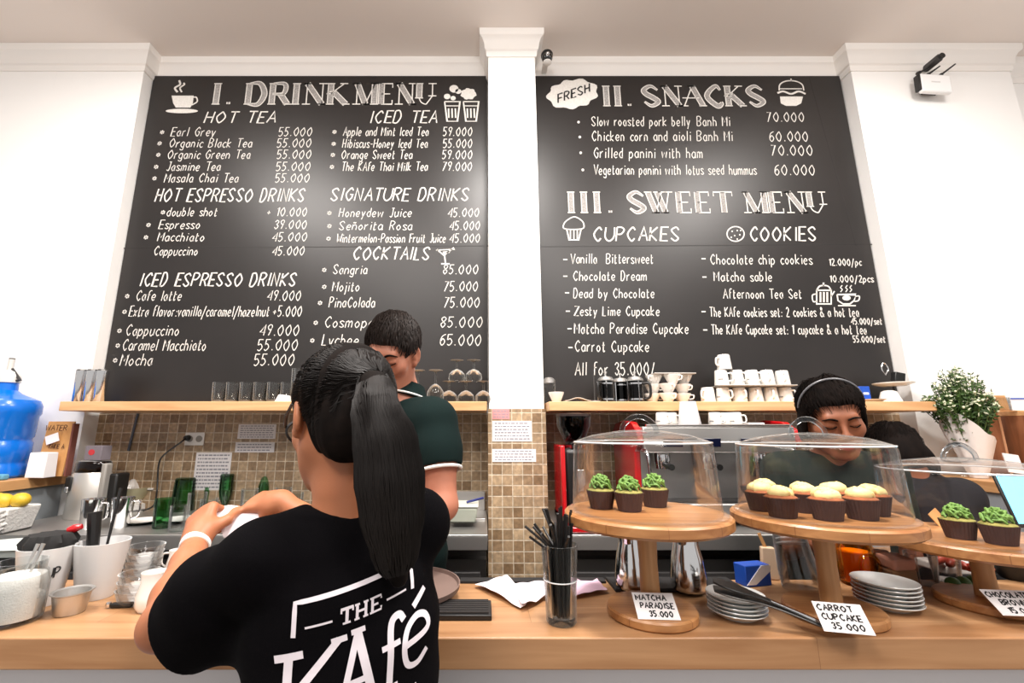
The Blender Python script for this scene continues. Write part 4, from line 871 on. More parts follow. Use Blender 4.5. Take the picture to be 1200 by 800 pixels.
for k, x in enumerate((272, 288, 304, 320, 336)): dup(t, H(x), .3*k, ['second', 'third', 'fourth', 'fifth', 'sixth'][k]+' glass tumbler from the left of the row on the left shelf')
dup(t, H(350, 2.2), .1, 'tall glass on the left shelf just left of the hair of the woman in black', 'tall glass on the shelf', (1.3, 1.3, 1.72))
o = MB().prism([(-.03, 0), (.035, 0), (.03, .03), (-.012, .034)], -.02, .02, Matrix.Rotation(PI/2, 4, 'X')).build('white_box', PAPER, bevel=.003); o.location = H(331, 2.11)+Vector((0, 0, .0005)); tag(o, 'little white folded card box before the glass tumblers', 'box')
WG = glass('wine_glass_glass', (250, 250, 248), 1.0, .05, (212, 212, 208), edge_light=.6)
def wine(p, h, label, first=None):
    t = thing('cocktail_glass', label, 'wine glass', p, 0, 'upturned stem glasses on the left shelf')
    MB().lathe([(.036, 0), (.041, h*.14), (.038, h*.34), (.022, h*.5), (.006, h*.57), (0, h*.57)], 32).build('bowl', WG, t)
    MB().lathe([(.006, h*.57), (.0045, h*.7), (.0055, h*.93), (.009, h*.965), (0, h*.965)], 16).build('stem', WG, t); MB().lathe([(.009, h*.965), (.033, h*.99), (.034, h), (0, h)], 32).build('foot', mat('bright_glass_base', (206, 204, 198), .15, coat=1), t); return t
t = wine(H(526), .104, 'upturned stem glass at the left of the lower row near the pillar')
dup(t, H(546), 0, 'upturned stem glass in the middle of the lower row near the pillar'); dup(t, H(566.5), 0, 'upturned stem glass at the right of the lower row beside the pillar')
up = Vector((0, 0, .1045)); dup(t, H(535)+up, 0, 'upturned stem glass upper left of the stacked pair'); dup(t, H(555)+up, 0, 'upturned stem glass upper right of the stacked pair')
t2 = wine(H(489, 2.14), .155, 'taller upturned stem glass half behind the neck of the man'); dup(t2, H(510, 2.14), 0, 'taller upturned stem glass right of the neck of the man')

# ---------------------------------------------------------------- right shelf
o = MB().lathe([(0, 0), (.018, 0), (.02, .003), (.036, .04), (.037, .047), (.0345, .047), (.018, .006), (0, .005)], 32).build('small_bowl', PORC); o.location = H(652, 2.12); tag(o, 'small white bowl alone at the left end of the right shelf', 'bowl')
t = thing('glass_press', 'small steel capped press against the pillar on the right shelf', 'press', H(644, 2.22)); MB().lathe([(0, 0), (.03, 0), (.03, .1), (0, .1)], 24).build('glass', SG, t); MB().lathe([(.031, .1), (.031, .115), (.018, .128), (0, .13)], 24).build('lid', STEEL, t)
def press(p, label):
    t = thing('french_press', label, 'coffee press', p, 0, 'coffee presses on the right shelf')
    MB().lathe([(0, .002), (.037, .002), (.037, .105), (.0355, .105), (.0355, .006), (0, .006)], 28).build('beaker', glass('dark_beaker', (90, 84, 82), 1, .05, (40, 38, 38)), t)
    for z in (.012, .088): MB().lathe([(.038, z), (.0395, z), (.0395, z+.008), (.038, z+.008), (.038, z)], 28).build('band', CHROME, t)
    MB().lathe([(.039, .106), (.039, .112), (.03, .124), (.008, .13), (.004, .131), (.004, .142), (.008, .146), (.008, .152), (0, .155)], 28).build('lid', STEEL, t)
    for a in (.6, 2.2, 3.9, 5.4): MB().box((.0395*math.cos(a), .0395*math.sin(a), .052), (.004, .004, .104)).build('frame_leg', CHROME, t)
    MB().tube(crm([(.04, 0, .092), (.068, 0, .088), (.068, 0, .03), (.04, 0, .016)], 4), .006, 8).build('handle', BLACK, t); return t
t = press(H(711), 'dark coffee press leftmost of three on the right shelf'); t.rotation_euler.z = -2.4; dup(t, H(728, 2.235), 1.57, 'dark coffee press behind the two others on the right shelf'); dup(t, H(745.5), -.6, 'dark coffee press nearest the stacked bowls')
t = thing('coffee_scale', 'thin steel stand with a small plate on the right shelf', 'stand', H(697, 2.11)); MB().lathe([(0, 0), (.026, 0), (.026, .006), (0, .008)], 24).build('foot', STEEL, t); MB().lathe([(0, .008), (.003, .008), (.003, .13), (0, .13)], 10).build('rod', STEEL_D, t)
o = MB().sheet(lambda u, v: (-.06+.12*u, -.03+.06*v, .004+.014*math.sin(u*PI)**2), 12, 4, .003).build('folded_cloth', mat('off_white_cloth', (206, 196, 184), .9)); o.location = H(676, 2.12); tag(o, 'limp off white cloth lying flat on the right shelf', 'cloth')
q = thing('stacked_bowl', 'white bowl at the lower left of the stacked bowls', 'bowl', H(764.5), 0, 'stacked white bowls on the right shelf')
MB().lathe([(0, 0), (.018, 0), (.02, .003), (.038, .036), (.04, .044), (.037, .044), (.019, .006), (0, .005)], 32).build('bowl', PORC, q); MB().tube(crm([(.036, 0, .036), (.052, 0, .034), (.048, 0, .018), (.03, 0, .016)], 4), .003, 6).build('ear', PORC, q)
for (x, dz, Y), l in zip(((783, 0, 2.13), (800, 0, 2.17), (766, .045, 2.17), (784, .045, 2.13), (801, .045, 2.17), (768, .09, 2.17), (790, .09, 2.14), (803, .09, 2.18)), ('lower middle', 'lower right', 'middle row left', 'centre', 'middle row right', 'top row left', 'top row middle', 'top row right')):
    dup(q, H(x, Y)+Vector((0, 0, dz)), random.uniform(-2.5, -.5), 'white bowl at the '+l+' of the stacked bowls')
o = MB().box((0, 0, .003), (.2, .1, .006)).build('cup_tray', mat('grey_tray', (190, 184, 178), .4, .3), bevel=.002); o.location = H(789, 2.16)+Vector((0, 0, .1345)); tag(o, 'flat grey tray on top of the stacked white bowls', 'tray')
def mug(p, label, rz, flip=True):
    t = thing('espresso_mug', label, 'mug', p, rz, 'white mugs on the right shelf')
    MB().lathe([(.037, 0), (.0375, .002), (.031, .07), (.0285, .076), (.02, .0765), (0, .076)], 32).build('cup', PORC, t)
    MB().tube(crm([(.035, 0, .02), (.056, 0, .026), (.054, 0, .056), (.032, 0, .06)], 5), .0042, 8).build('handle', PORC, t)
    mb = MB(); mb.prism([(-.012, .026), (.012, .026), (.012, .032), (-.012, .032)], -.0006, .0006, Matrix.Translation((-.0, -.0356, 0)) @ Matrix.Rotation(PI/2, 4, 'X')); mb.build('printed_mark', mat('grey_mark', (150, 148, 146), .6), t, smooth=0); return t
m = mug(H(830), 'white mug leftmost in the lower row on the right shelf', -2.6); m.scale = (.9, .9, .97)
low = (848, 867, 886, 904, 921); nm = ['second', 'third', 'fourth', 'fifth', 'sixth']
for x, n_ in zip(low, nm): dup(m, H(x), random.choice((-1.2, -1.9, -1.5)), 'white mug '+n_+' from the left in the lower row on the right shelf')
o = MB().box((0, 0, .003), (.36, .12, .006)).build('cup_tray', mat('grey_tray', (190, 184, 178), .4, .3), bevel=.002); o.location = H(884, 2.17)+Vector((0, 0, .0775)); tag(o, 'flat grey tray between the two rows of white mugs', 'tray')
for x, n_ in zip((848, 866, 884, 902, 920), ['leftmost', 'second from the left', 'third from the left', 'fourth from the left', 'rightmost']): dup(m, H(x, 2.165 + (.02 if x > 905 else 0))+Vector((0, 0, .084)), random.choice((-1.2, -1.9, -.6)), 'white mug '+n_+' in the upper row on the right shelf')
dup(m, H(853, 2.165)+Vector((0, 0, .1608)), -2.8, 'white mug alone on top of the mug pile')
t = thing('blue_box', 'small blue box standing on the shelf right of the staff woman', 'box', H(1012, 2.12)); MB().box((0, 0, .037), (.05, .03, .074)).build('box', BLUE, t, bevel=.002); MB().box((.004, -.0155, .04), (.025, .001, .01)).build('pale_mark', PAPER, t)
o = MB().lathe([(.045, 0), (.046, .003), (.03, .05), (.018, .056), (0, .056)], 32).build('upturned_cup', PORC); o.location = H(1043, 2.13); tag(o, 'white cup upside down at the right end of the shelf', 'cup')
o = MB().lathe([(0, 0), (.03, 0), (.05, .01), (.052, .012), (.03, .004), (0, .004)], 32).build('saucer', PORC); o.location = H(1023, 2.1); tag(o, 'white saucer lying between blue box and upturned cup', 'saucer')
t = thing('cake_tier', 'small black stand holding a white plate at the shelf end', 'stand', H(1050, 2.2)); MB().lathe([(0, 0), (.034, 0), (.03, .01), (.006, .016), (.005, .082), (0, .082)], 24).build('post', BLACK, t)
MB().lathe([(0, .082), (.05, .084), (.08, .095), (.082, .1), (.05, .09), (0, .088)], 36).build('plate', PORC, t); MB().box((.02, -.01, .125), (.05, .03, .05), ry=R(12)).build('block', BLACK, t, bevel=.004); MB().tube(crm([(-.03, 0, .14), (-.012, 0, .17), (-.03, 0, .2), (-.045, 0, .17), (-.03, 0, .14)], 5), .003, 6).build('wire_loop', CHROME, t)

# ---------------------------------------------------------------- espresso machine and grinder
X0, X1 = at(748, 560, Y=1.95).x, at(942, 560, Y=1.95).x; Xc, Wm = (X0+X1)/2, X1-X0; y0, y1 = 1.93, 2.29; D = y1-y0; Yc = (y0+y1)/2
t = thing('espresso_machine', 'wide steel espresso machine with red side panels on the back counter', 'coffee machine', (Xc, Yc, CT+.0005))
MB().box((0, 0, .37), (Wm-.05, D, .07)).box((0, -D/2+.03, .325), (Wm-.05, .06, .05), rx=R(12)).build('top_housing', STEEL, t, bevel=.006)
MB().box((0, .07, .20), (Wm-.05, D-.14, .28)).build('back_housing', STEEL, t, bevel=.004)
MB().box((0, 0, .065), (Wm-.05, D, .05)).build('drip_tray', STEEL, t, bevel=.004); MB().box((0, -.04, .092), (Wm-.1, D-.14, .006)).build('drip_grille', BLACK, t)
for sx in (-1, 1):
    pr = [(-D/2-.01, .03), (D/2, .03), (D/2, .39), (D/2-.05, .425), (.02, .436), (-D/2+.07, .425), (-D/2+.01, .39), (-D/2-.005, .34), (-D/2+.05, .3), (-D/2+.06, .14), (-D/2-.01, .1)]
    MB().prism(pr, -.014, .014, Matrix.Translation((sx*(Wm/2-.014), 0, 0)) @ Matrix.Rotation(PI/2, 4, 'Z') @ Matrix.Rotation(PI/2, 4, 'X')).build('side_panel', RED, t, bevel=.005)
for x in (-.22, -.02, .2):
    g_ = MB().lathe([(0, -.03), (.035, -.03), (.035, .02), (.03, .03), (0, .03)], 28, (x, -.1, .285)).build('group_head', CHROME, t)
    MB().tube([(x, -.11, .245), (x, -.2, .238)], [.011, .013], 12).build('portafilter_handle', BLACK, g_)
    MB().lathe([(0, 0), (.031, 0), (.034, .03), (0, .03)], 24, (x, -.1, .226)).build('portafilter', CHROME, g_)
for x in (-.2, -.04, .13):
    MB().box((x, -D/2-.003, .338), (.085, .004, .036), rx=R(12)).build('display', mat('dark_display', (18, 22, 48), .2), t, bevel=.002)
for x in (-.32, .30): MB().tube(crm([(x, -.13, .31), (x, -.2, .3), (x+.005, -.21, .2), (x+.01, -.205, .13)], 5), .006, 8).build('steam_wand', CHROME, t)
for sx in (-1, 1):
    for sy in (-1, 1): MB().lathe([(0, 0), (.02, 0), (.018, .045), (0, .045)], 16, (sx*(Wm/2-.08), sy*(D/2-.06), 0)).build('foot', BLACK, t)
MB().tube([(-Wm/2+.04, -D/2+.0, .41), (Wm/2-.04, -D/2+.0, .41)], .005, 8).build('cup_rail', CHROME, t)
mz = CT+.4065
for k, x in enumerate((776, 787, 838, 850, 862)):
    dup(m, Vector((at(x, 492, Y=2.03+.03*(k % 2)).x, 2.03+.03*(k % 2), mz)), -1, ['white mug leftmost on the espresso machine', 'white mug second from left on the espresso machine', 'white mug right of the folded card on the espresso machine', 'white mug fourth from left on the espresso machine', 'white mug rightmost on the espresso machine'][k], 'white mugs on the espresso machine', .82)
o = MB().lathe([(.047, 0), (.048, .003), (.033, .108), (0, .11)], 32).build('takeaway_cup', PAPER); o.location = Vector((at(808, 495, Y=1.985).x, 1.985, mz+.0005)); tag(o, 'large white paper cup upside down on the espresso machine', 'cup')
o = MB().box((0, 0, .008), (.07, .05, .016)).build('white_cloth', PAPER, bevel=.004); o.location = Vector((at(883, 494, Y=2.02).x, 2.02, mz+.0005)); tag(o, 'small folded white cloth on the espresso machine', 'cloth')
t = thing('coffee_grinder', 'black coffee grinder with a tinted hopper right of the pillar', 'coffee grinder', (at(676, 600, Y=2.08).x, 2.08, CT+.0005))
MB().box((0, 0, .02), (.16, .26, .04)).build('base', BLACK, t, bevel=.01); MB().box((0, .03, .17), (.12, .17, .28)).build('body', BLACK, t, bevel=.02); MB().box((-.07, .0, .17), (.02, .2, .31)).build('red_side', RED, t, bevel=.006)
MB().lathe([(0, .31), (.05, .31), (.055, .325), (.04, .33), (0, .33)], 28).build('collar', CHROME, t); MB().lathe([(.038, .33), (.05, .35), (.075, .41), (.078, .452), (.074, .452), (.07, .41), (.046, .352), (.034, .335)], 32).build('hopper', glass('tinted_hopper', (120, 84, 70), 1, .05, (60, 40, 34)), t)
MB().lathe([(0, .452), (.08, .452), (.08, .462), (.03, .47), (0, .47)], 28).build('hopper_lid', mat('smoked_lid', (50, 38, 36), .3), t)
MB().lathe([(0, .335), (.035, .335), (.05, .36), (.062, .385), (0, .39)], 24).build('coffee_beans', mat('coffee_beans', (46, 28, 20), .6, bump=(140, 1)), t); MB().tube([(0, -.06, .13), (0, -.12, .12)], [.022, .02], 14).build('dosing_spout', CHROME, t)
MB().box((0, -.1, .165), (.03, .03, .12)).build('chrome_front', CHROME, t, bevel=.004)
t = thing('knock_tray', 'red tamping tray lying on the counter below the grinder', 'tray', (at(690, 612, Y=1.86).x, 1.86, CT+.0005)); MB().box((0, 0, .012), (.2, .09, .022)).build('tray', RED, t, bevel=.005); MB().lathe([(0, 0), (.028, 0), (.028, .02), (.01, .028), (.014, .05), (0, .056)], 20, (.02, 0, .023)).build('tamper', BLACK, t); MB().box((.07, 0, .026), (.035, .05, .006)).build('filter_paper', PAPER, t)

# ---------------------------------------------------------------- right side: flowers, board, wooden rack, tablet
p = Vector((2.215, 2.06, LZ+.0005))
fp = thing('flower_bunch', 'leafy bunch of small white flowers wrapped in pale paper', 'flowers', p)
LEAF = mat('dark_leaf', (64, 92, 36), .55, noise=(30, .7, (32, 56, 18))); LEAF2 = mat('pale_leaf', (140, 156, 104), .6)
rr = random.Random(11); mb = MB(); ml = MB(); mf_ = MB()
for k in range(170):
    a = rr.uniform(0, 2*PI); e = rr.uniform(0, 1)**.6; top = Vector((.145*e*math.cos(a)-.015, .11*e*math.sin(a), .27+.22*(1-e*e*.8)*rr.uniform(.55, 1.05)))
    b0 = Vector((.012*math.cos(a), .012*math.sin(a), .04)); mid = b0.lerp(top, .55)+Vector((0, 0, .03))
    pts = crm([b0, mid, top], 6); mb.tube(pts, [.0016]*(len(pts)-1)+[.0008], 5)
    for j in range(4, len(pts)):
        for _ in range(3):
            q = Vector(pts[j]); dd = Vector((rr.gauss(0, 1), rr.gauss(0, 1), rr.gauss(.4, .8))).normalized(); l = rr.uniform(.012, .024); sd = dd.orthogonal().normalized()*l*.28; up_ = dd.cross(sd).normalized()*l*.12
            (ml if (j < 10 or rr.random() < .8) else mf_).add([q, q+dd*l*.5+sd+up_, q+dd*l, q+dd*l*.5-sd+up_, q+dd*l*.5-up_*.5], [(0, 1, 4), (1, 2, 4), (2, 3, 4), (3, 0, 4)])
    if rr.random() < .5: mf_.ball(top, rr.uniform(.004, .007), 8)
mb.build('stems', mat('green_stem', (80, 104, 50), .6), fp); l_ = ml.build('leaves', LEAF, fp, smooth=0); l_['kind'] = 'stuff'; f_ = mf_.build('white_flowers', mat('small_white_flower', (214, 216, 186), .6), fp, smooth=0); f_['kind'] = 'stuff'
MB().sheet(lambda u, v: ((.028+.06*v)*math.cos(2*PI*u*.86+1.4)*(1+.05*math.sin(u*40)) - .012*v, (.028+.05*v)*math.sin(2*PI*u*.86+1.4), .001+.2*v-.06*v*(.5+.5*math.cos(2*PI*u))+.1*v*max(0, math.cos(2*PI*u*.86+1.4-PI))), 40, 12, .001).build('paper_wrap', mat('grey_white_wrap', (222, 216, 212), .7, bump=(40, .4)), fp, smooth=60)
t = thing('serving_board', 'tall brown wooden board standing behind the flowers', 'board', (2.375, 2.14, LZ+.0005))
MB().box((0, 0, .165), (.125, .02, .33)).lathe([(0, -.01), (.0625, -.01), (.0625, .01), (0, .01)], 32, (0, 0, .33), sx=1, sy=.7, rm=Matrix.Rotation(PI/2, 3, 'X')).build('board', BROWN_W, t, bevel=.003)
MB().box((.068, 0, .165), (.011, .022, .33)).build('edge_strip', mat('pale_edge_wood', (206, 156, 118), .5), t)
xr_ = 2.47
t = thing('wooden_rack', 'open wooden rack with cards at the right edge', 'rack', (xr_+.25, 2.12, LZ+.0005))
MB().box((0, 0, .285), (.5, .2, .022)).build('rack_top', SHELF_W, t, bevel=.002); MB().box((0, .06, .335), (.5, .015, .08)).build('back_rail', LEDGE_W, t, bevel=.002)
for x in (-.24, 0, .24): MB().box((x, 0, .137), (.02, .2, .274)).build('upright', BROWN_W, t)
MB().box((0, .095, .137), (.5, .008, .27)).build('back_board', mat('dark_brown_wood', (70, 44, 32), .6), t); MB().box((0, 0, .01), (.5, .2, .02)).build('rack_floor', BROWN_W, t)
o = MB().box((0, 0, .04), (.12, .004, .08), rx=R(-10)).build('info_card', PAPER); o.location = (at(1193, 478, Y=2.08).x+.02, 2.08, LZ+.2985); tag(o, 'white card with a printed line on top of the wooden rack', 'card')
m2 = MB(); m2.ribbon([(-.05, -.004, .055), (.05, -.004, .055)], .006); m2.build('printed_line', BLUE, o, smooth=0)
o = MB().box((0, 0, .04), (.07, .004, .085), rx=R(-14), ry=R(8)).build('leaning_card', PAPER); o.location = (at(1180, 510, Y=2.06).x, 2.06, LZ+.0225); tag(o, 'white card leaning inside the wooden rack opening', 'card')
o = MB().lathe([(0, 0), (.025, 0), (.026, .06), (.024, .06), (.023, .004), (0, .004)], 24).build('small_glass', GLASS); o.location = (at(1170, 472, Y=2.08).x+.02, 2.08, LZ+.2985); tag(o, 'small clear glass standing on the wooden rack', 'glass')
t = thing('tablet', 'bright blue glowing tablet screen at the right edge', 'tablet', (at(1200, 606, Y=1.5).x, 1.5, 1.0), rot=(R(-14), 0, 0))
t.location = (at(1228, 600, Y=1.5).x, 1.52, CT+.0005)
MB().box((0, 0, .165), (.13, .01, .17)).build('body', BLACK, t, bevel=.004); MB().box((0, -.0055, .167), (.118, .001, .15)).build('screen', mat('lit_screen', (120, 214, 250), .3, emit=1.0), t); MB().box((0, .03, .015), (.1, .09, .028)).box((0, .012, .06), (.03, .012, .1)).build('stand', DARK, t, bevel=.003)
t = thing('till_desk', 'small wood topped stand holding the glowing tablet', 'stand', (1.93, 1.5, 0)); MB().box((0, 0, .976), (.3, .22, .04)).build('desk_top', LEDGE_W, t, bevel=.002); MB().box((0, 0, .48), (.26, .18, .96)).build('desk_base', GREYP, t)

# ---------------------------------------------------------------- ceiling camera and router
p = at(641, 66, Y=2.19); t = thing('security_camera', 'small black dome security camera under the cornice beside the pillar', 'camera', p)
MB().lathe([(0, .02), (.03, .02), (.034, .012), (.034, -.002), (0, -.004)], 28).build('mount', BLACK, t); MB().ball((0, -.004, -.012), (.032, .032, .034), 22).build('dome', mat('gloss_black', (12, 12, 12), .08, coat=1), t); MB().ball((0, -.03, -.012), .012, 14).build('lens', CHROME, t)
MB().box((0, .09, .012), (.03, .14, .018)).build('bracket', MOULD, t); MB().lathe([(0, -.03), (.022, -.026), (.024, -.044), (.012, -.052), (0, -.052)], 22).build('white_cup', MOULD, t)
c = at(1095, 99, Y=2.19); t = thing('wifi_router', 'white wall mounted router with black antennas on the right wall', 'router', c, rot=(0, R(4), 0))
MB().box((0, 0, 0), (.17, .028, .115)).build('case', mat('router_white', (240, 240, 240), .35), t, bevel=.008); MB().box((-.09, .004, .004), (.014, .03, .1)).build('side_strip', BLACK, t, bevel=.003); MB().box((-.005, -.0146, .005), (.05, .001, .007)).build('logo_mark', mat('pale_grey_mark', (212, 210, 210), .5), t); MB().box((0, .028, -.01), (.08, .028, .05)).build('wall_bracket', DARK, t)
for a, b in (((-.035, 0, .058), (.035, -.01, .115)), ((.035, 0, .058), (.125, -.01, .135)), ((-.09, 0, .065), (.02, -.008, .13))): MB().tube([a, Vector(a).lerp(Vector(b), .15), Vector(a).lerp(Vector(b), .16), b], [.009, .009, .0055, .004], 10).build('antenna', BLACK, t)
p = at(1093, 74, Y=2.17); o = MB().box((0, 0, 0), (.032, .09, .036), ry=R(18)).build('camera_body', DARK, bevel=.006); o.name = 'wall_camera'; o.location = p; tag(o, 'small dark box camera just above the white router', 'camera'); MB().tube([(0, -.04, 0), (0, -.056, 0)], .016, 16).build('lens', BLACK, o); MB().box((0, .062, -.006), (.02, .03, .02)).build('bracket', STEEL, o)
# ---------------------------------------------------------------- people: smooth blended volumes turned into one continuous surface
class Field:
    def __init__(s, lo, hi, h):
        s.lo, s.h = np.array(lo, float), h
        n = np.ceil((np.array(hi)-s.lo)/h).astype(int)+1
        s.ax = [(s.lo[i]+h*np.arange(n[i])).astype(np.float32) for i in range(3)]
        s.d = np.full(n, 1.0, np.float32)
    def _do(s, fn, lo, hi, k, op):
        m = k+3*s.h; sl = []
        for i in range(3):
            a = int(np.searchsorted(s.ax[i], lo[i]-m)); b = int(np.searchsorted(s.ax[i], hi[i]+m))
            if b <= a: return s
            sl.append(slice(a, b))
        X, Y, Z = s.ax[0][sl[0]][:, None, None], s.ax[1][sl[1]][None, :, None], s.ax[2][sl[2]][None, None, :]
        n = fn(X, Y, Z).astype(np.float32); o = s.d[tuple(sl)]
        if op == 'add':
            if k > 0: q = np.maximum(k-np.abs(o-n), 0)/k; s.d[tuple(sl)] = np.minimum(o, n)-q*q*k*.25
            else: s.d[tuple(sl)] = np.minimum(o, n)
        else:
            if k > 0: q = np.maximum(k-np.abs(o+n), 0)/k; s.d[tuple(sl)] = np.maximum(o, -n)+q*q*k*.25
            else: s.d[tuple(sl)] = np.maximum(o, -n)
        return s
    def cap(s, a, b, ra, rb, k=.02, op='add'):
        a, b = np.array(a, float), np.array(b, float); ba = b-a; L = float(ba@ba) or 1e-9; r = max(ra, rb)
        def fn(X, Y, Z):
            px, py, pz = X-a[0], Y-a[1], Z-a[2]; t = np.clip((px*ba[0]+py*ba[1]+pz*ba[2])/L, 0, 1)
            return np.sqrt((px-ba[0]*t)**2+(py-ba[1]*t)**2+(pz-ba[2]*t)**2)-(ra+(rb-ra)*t)
        return s._do(fn, np.minimum(a, b)-r, np.maximum(a, b)+r, k, op)
    def chain(s, pts, rs, k=.02):
        for i in range(len(pts)-1): s.cap(pts[i], pts[i+1], rs[i], rs[i+1], k)
        return s
    def ell(s, c, r, k=.02, Rm=None, op='add'):
        c = np.array(c, float); r = np.array(r if hasattr(r, '__len__') else (r,)*3, float); q = np.array(Rm if Rm is not None else np.eye(3), float)
        ext = np.sqrt(((q*r)**2).sum(1))
        def fn(X, Y, Z):
            px, py, pz = X-c[0], Y-c[1], Z-c[2]
            u = [(px*q[0, i]+py*q[1, i]+pz*q[2, i]) for i in range(3)]
            k0 = np.sqrt(sum((u[i]/r[i])**2 for i in range(3))); k1 = np.sqrt(sum((u[i]/r[i]**2)**2 for i in range(3)))
            return k0*(k0-1)/np.maximum(k1, 1e-6)
        return s._do(fn, c-ext, c+ext, k, op)
    def loft(s, keys, ax, k=.02, op='add', fold=None):
        """keys (z, cx, cy, half width along ax, half depth), elliptical slices"""
        K = np.array(keys, float); K = K[np.argsort(K[:, 0])]; m = max(K[:, 3].max(), K[:, 4].max())
        lo = (K[:, 1].min()-m, K[:, 2].min()-m, K[0, 0]); hi = (K[:, 1].max()+m, K[:, 2].max()+m, K[-1, 0])
        def fn(X, Y, Z):
            z = np.clip(Z, K[0, 0], K[-1, 0]); cx, cy, a, b = [np.interp(z, K[:, 0], K[:, i]) for i in (1, 2, 3, 4)]
            u = ((X-cx)*ax[0]+(Y-cy)*ax[1]); v = (-(X-cx)*ax[1]+(Y-cy)*ax[0])
            d = (np.sqrt((u/a)**2+(v/b)**2)-1)*np.minimum(a, b)
            if fold is not None: d = d+fold(X, Y, Z)
            return np.maximum(d, np.abs(Z-(K[0, 0]+K[-1, 0])/2)-(K[-1, 0]-K[0, 0])/2)
        return s._do(fn, lo, hi, k, op)
    def warp(s, fn): s.d += fn(s.ax[0][:, None, None], s.ax[1][None, :, None], s.ax[2][None, None, :]).astype(np.float32); return s
    def mesh(s):
        d = s.d; ins = d < 0; n = np.array(d.shape)
        c = np.zeros(n-1, np.int8)
        offs = [(i, j, k) for i in (0, 1) for j in (0, 1) for k in (0, 1)]
        for o in offs: c += ins[o[0]:n[0]-1+o[0], o[1]:n[1]-1+o[1], o[2]:n[2]-1+o[2]]
        cell = np.argwhere((c > 0) & (c < 8)); idx = np.full(n-1, -1, np.int64); idx[tuple(cell.T)] = np.arange(len(cell))
        V = {o: d[cell[:, 0]+o[0], cell[:, 1]+o[1], cell[:, 2]+o[2]] for o in offs}
        acc = np.zeros((len(cell), 3)); cnt = np.zeros(len(cell))
        for a in range(3):
            for o in offs:
                if o[a]: continue
                p = list(o); p[a] = 1; v0, v1 = V[o], V[tuple(p)]; m = (v0 < 0) != (v1 < 0)
                t = np.where(m, v0/np.where(np.abs(v0-v1) < 1e-9, 1, v0-v1), 0); pos = np.tile(np.array(o, float), (len(cell), 1)); pos[:, a] = t
                acc[m] += pos[m]; cnt[m] += 1
        verts = s.lo + (cell + acc/np.maximum(cnt, 1)[:, None])*s.h
        faces = []
        for a in range(3):
            b, e = (a+1) % 3, (a+2) % 3
            s0 = [slice(None)]*3; s1 = [slice(None)]*3; s0[a] = slice(0, -1); s1[a] = slice(1, None)
            ed = np.argwhere(ins[tuple(s0)] != ins[tuple(s1)])
            ok = (ed[:, b] > 0) & (ed[:, e] > 0) & (ed[:, b] < n[b]-1) & (ed[:, e] < n[e]-1); ed = ed[ok]
            q = []
            for db, de in ((-1, -1), (0, -1), (0, 0), (-1, 0)):
                cc = ed.copy(); cc[:, b] += db; cc[:, e] += de; q.append(idx[tuple(cc.T)])
            q = np.stack(q, 1); flip = ~ins[tuple(ed.T)]; q[flip] = q[flip][:, ::-1]; faces.append(q)
        F_ = np.concatenate(faces); F_ = F_[(F_ >= 0).all(1)]
        for _ in range(2):                                          # light relaxing of the voxel steps
            A = np.zeros_like(verts); w = np.zeros(len(verts))
            for i in range(4):
                np.add.at(A, F_[:, i], verts[F_[:, (i+1) % 4]]+verts[F_[:, (i+3) % 4]]); np.add.at(w, F_[:, i], 2)
            verts = .45*verts+.55*A/np.maximum(w, 1)[:, None]
        return verts, F_
    def build(s, name, m, parent, paint=None):
        v, f = s.mesh(); me = bpy.data.meshes.new(name); me.from_pydata(v.tolist(), [], f.tolist())
        for q in (m if isinstance(m, list) else [m]): me.materials.append(q)
        me.polygons.foreach_set('use_smooth', [True]*len(me.polygons))
        if paint is not None: me.polygons.foreach_set('material_index', paint(v[f].mean(1)).astype(int).tolist())
        me.update(); o = bpy.data.objects.new(name, me); C.objects.link(o)
        if parent: o.parent = parent; o.matrix_parent_inverse = Matrix.Translation(-parent.location)
        s.v, s.f = v, f
        return o
def place(mb, name, m, parent, **kw):
    o = mb.build(name, m, parent, **kw); o.matrix_parent_inverse = Matrix.Translation(-parent.location) if parent and parent.type == 'EMPTY' else Matrix.Identity(4); return o
def frame(c, fwd, pitch=0, roll=0, s=1):
    f = Vector((fwd[0], fwd[1], 0)).normalized(); u = Vector((0, 0, 1)); r = f.cross(u)
    m = Matrix((r, f, u)).transposed(); m = m @ Matrix.Rotation(pitch, 3, 'X') @ Matrix.Rotation(roll, 3, 'Y')
    return Matrix.Translation(c) @ m.to_4x4() @ Matrix.Scale(s, 4)
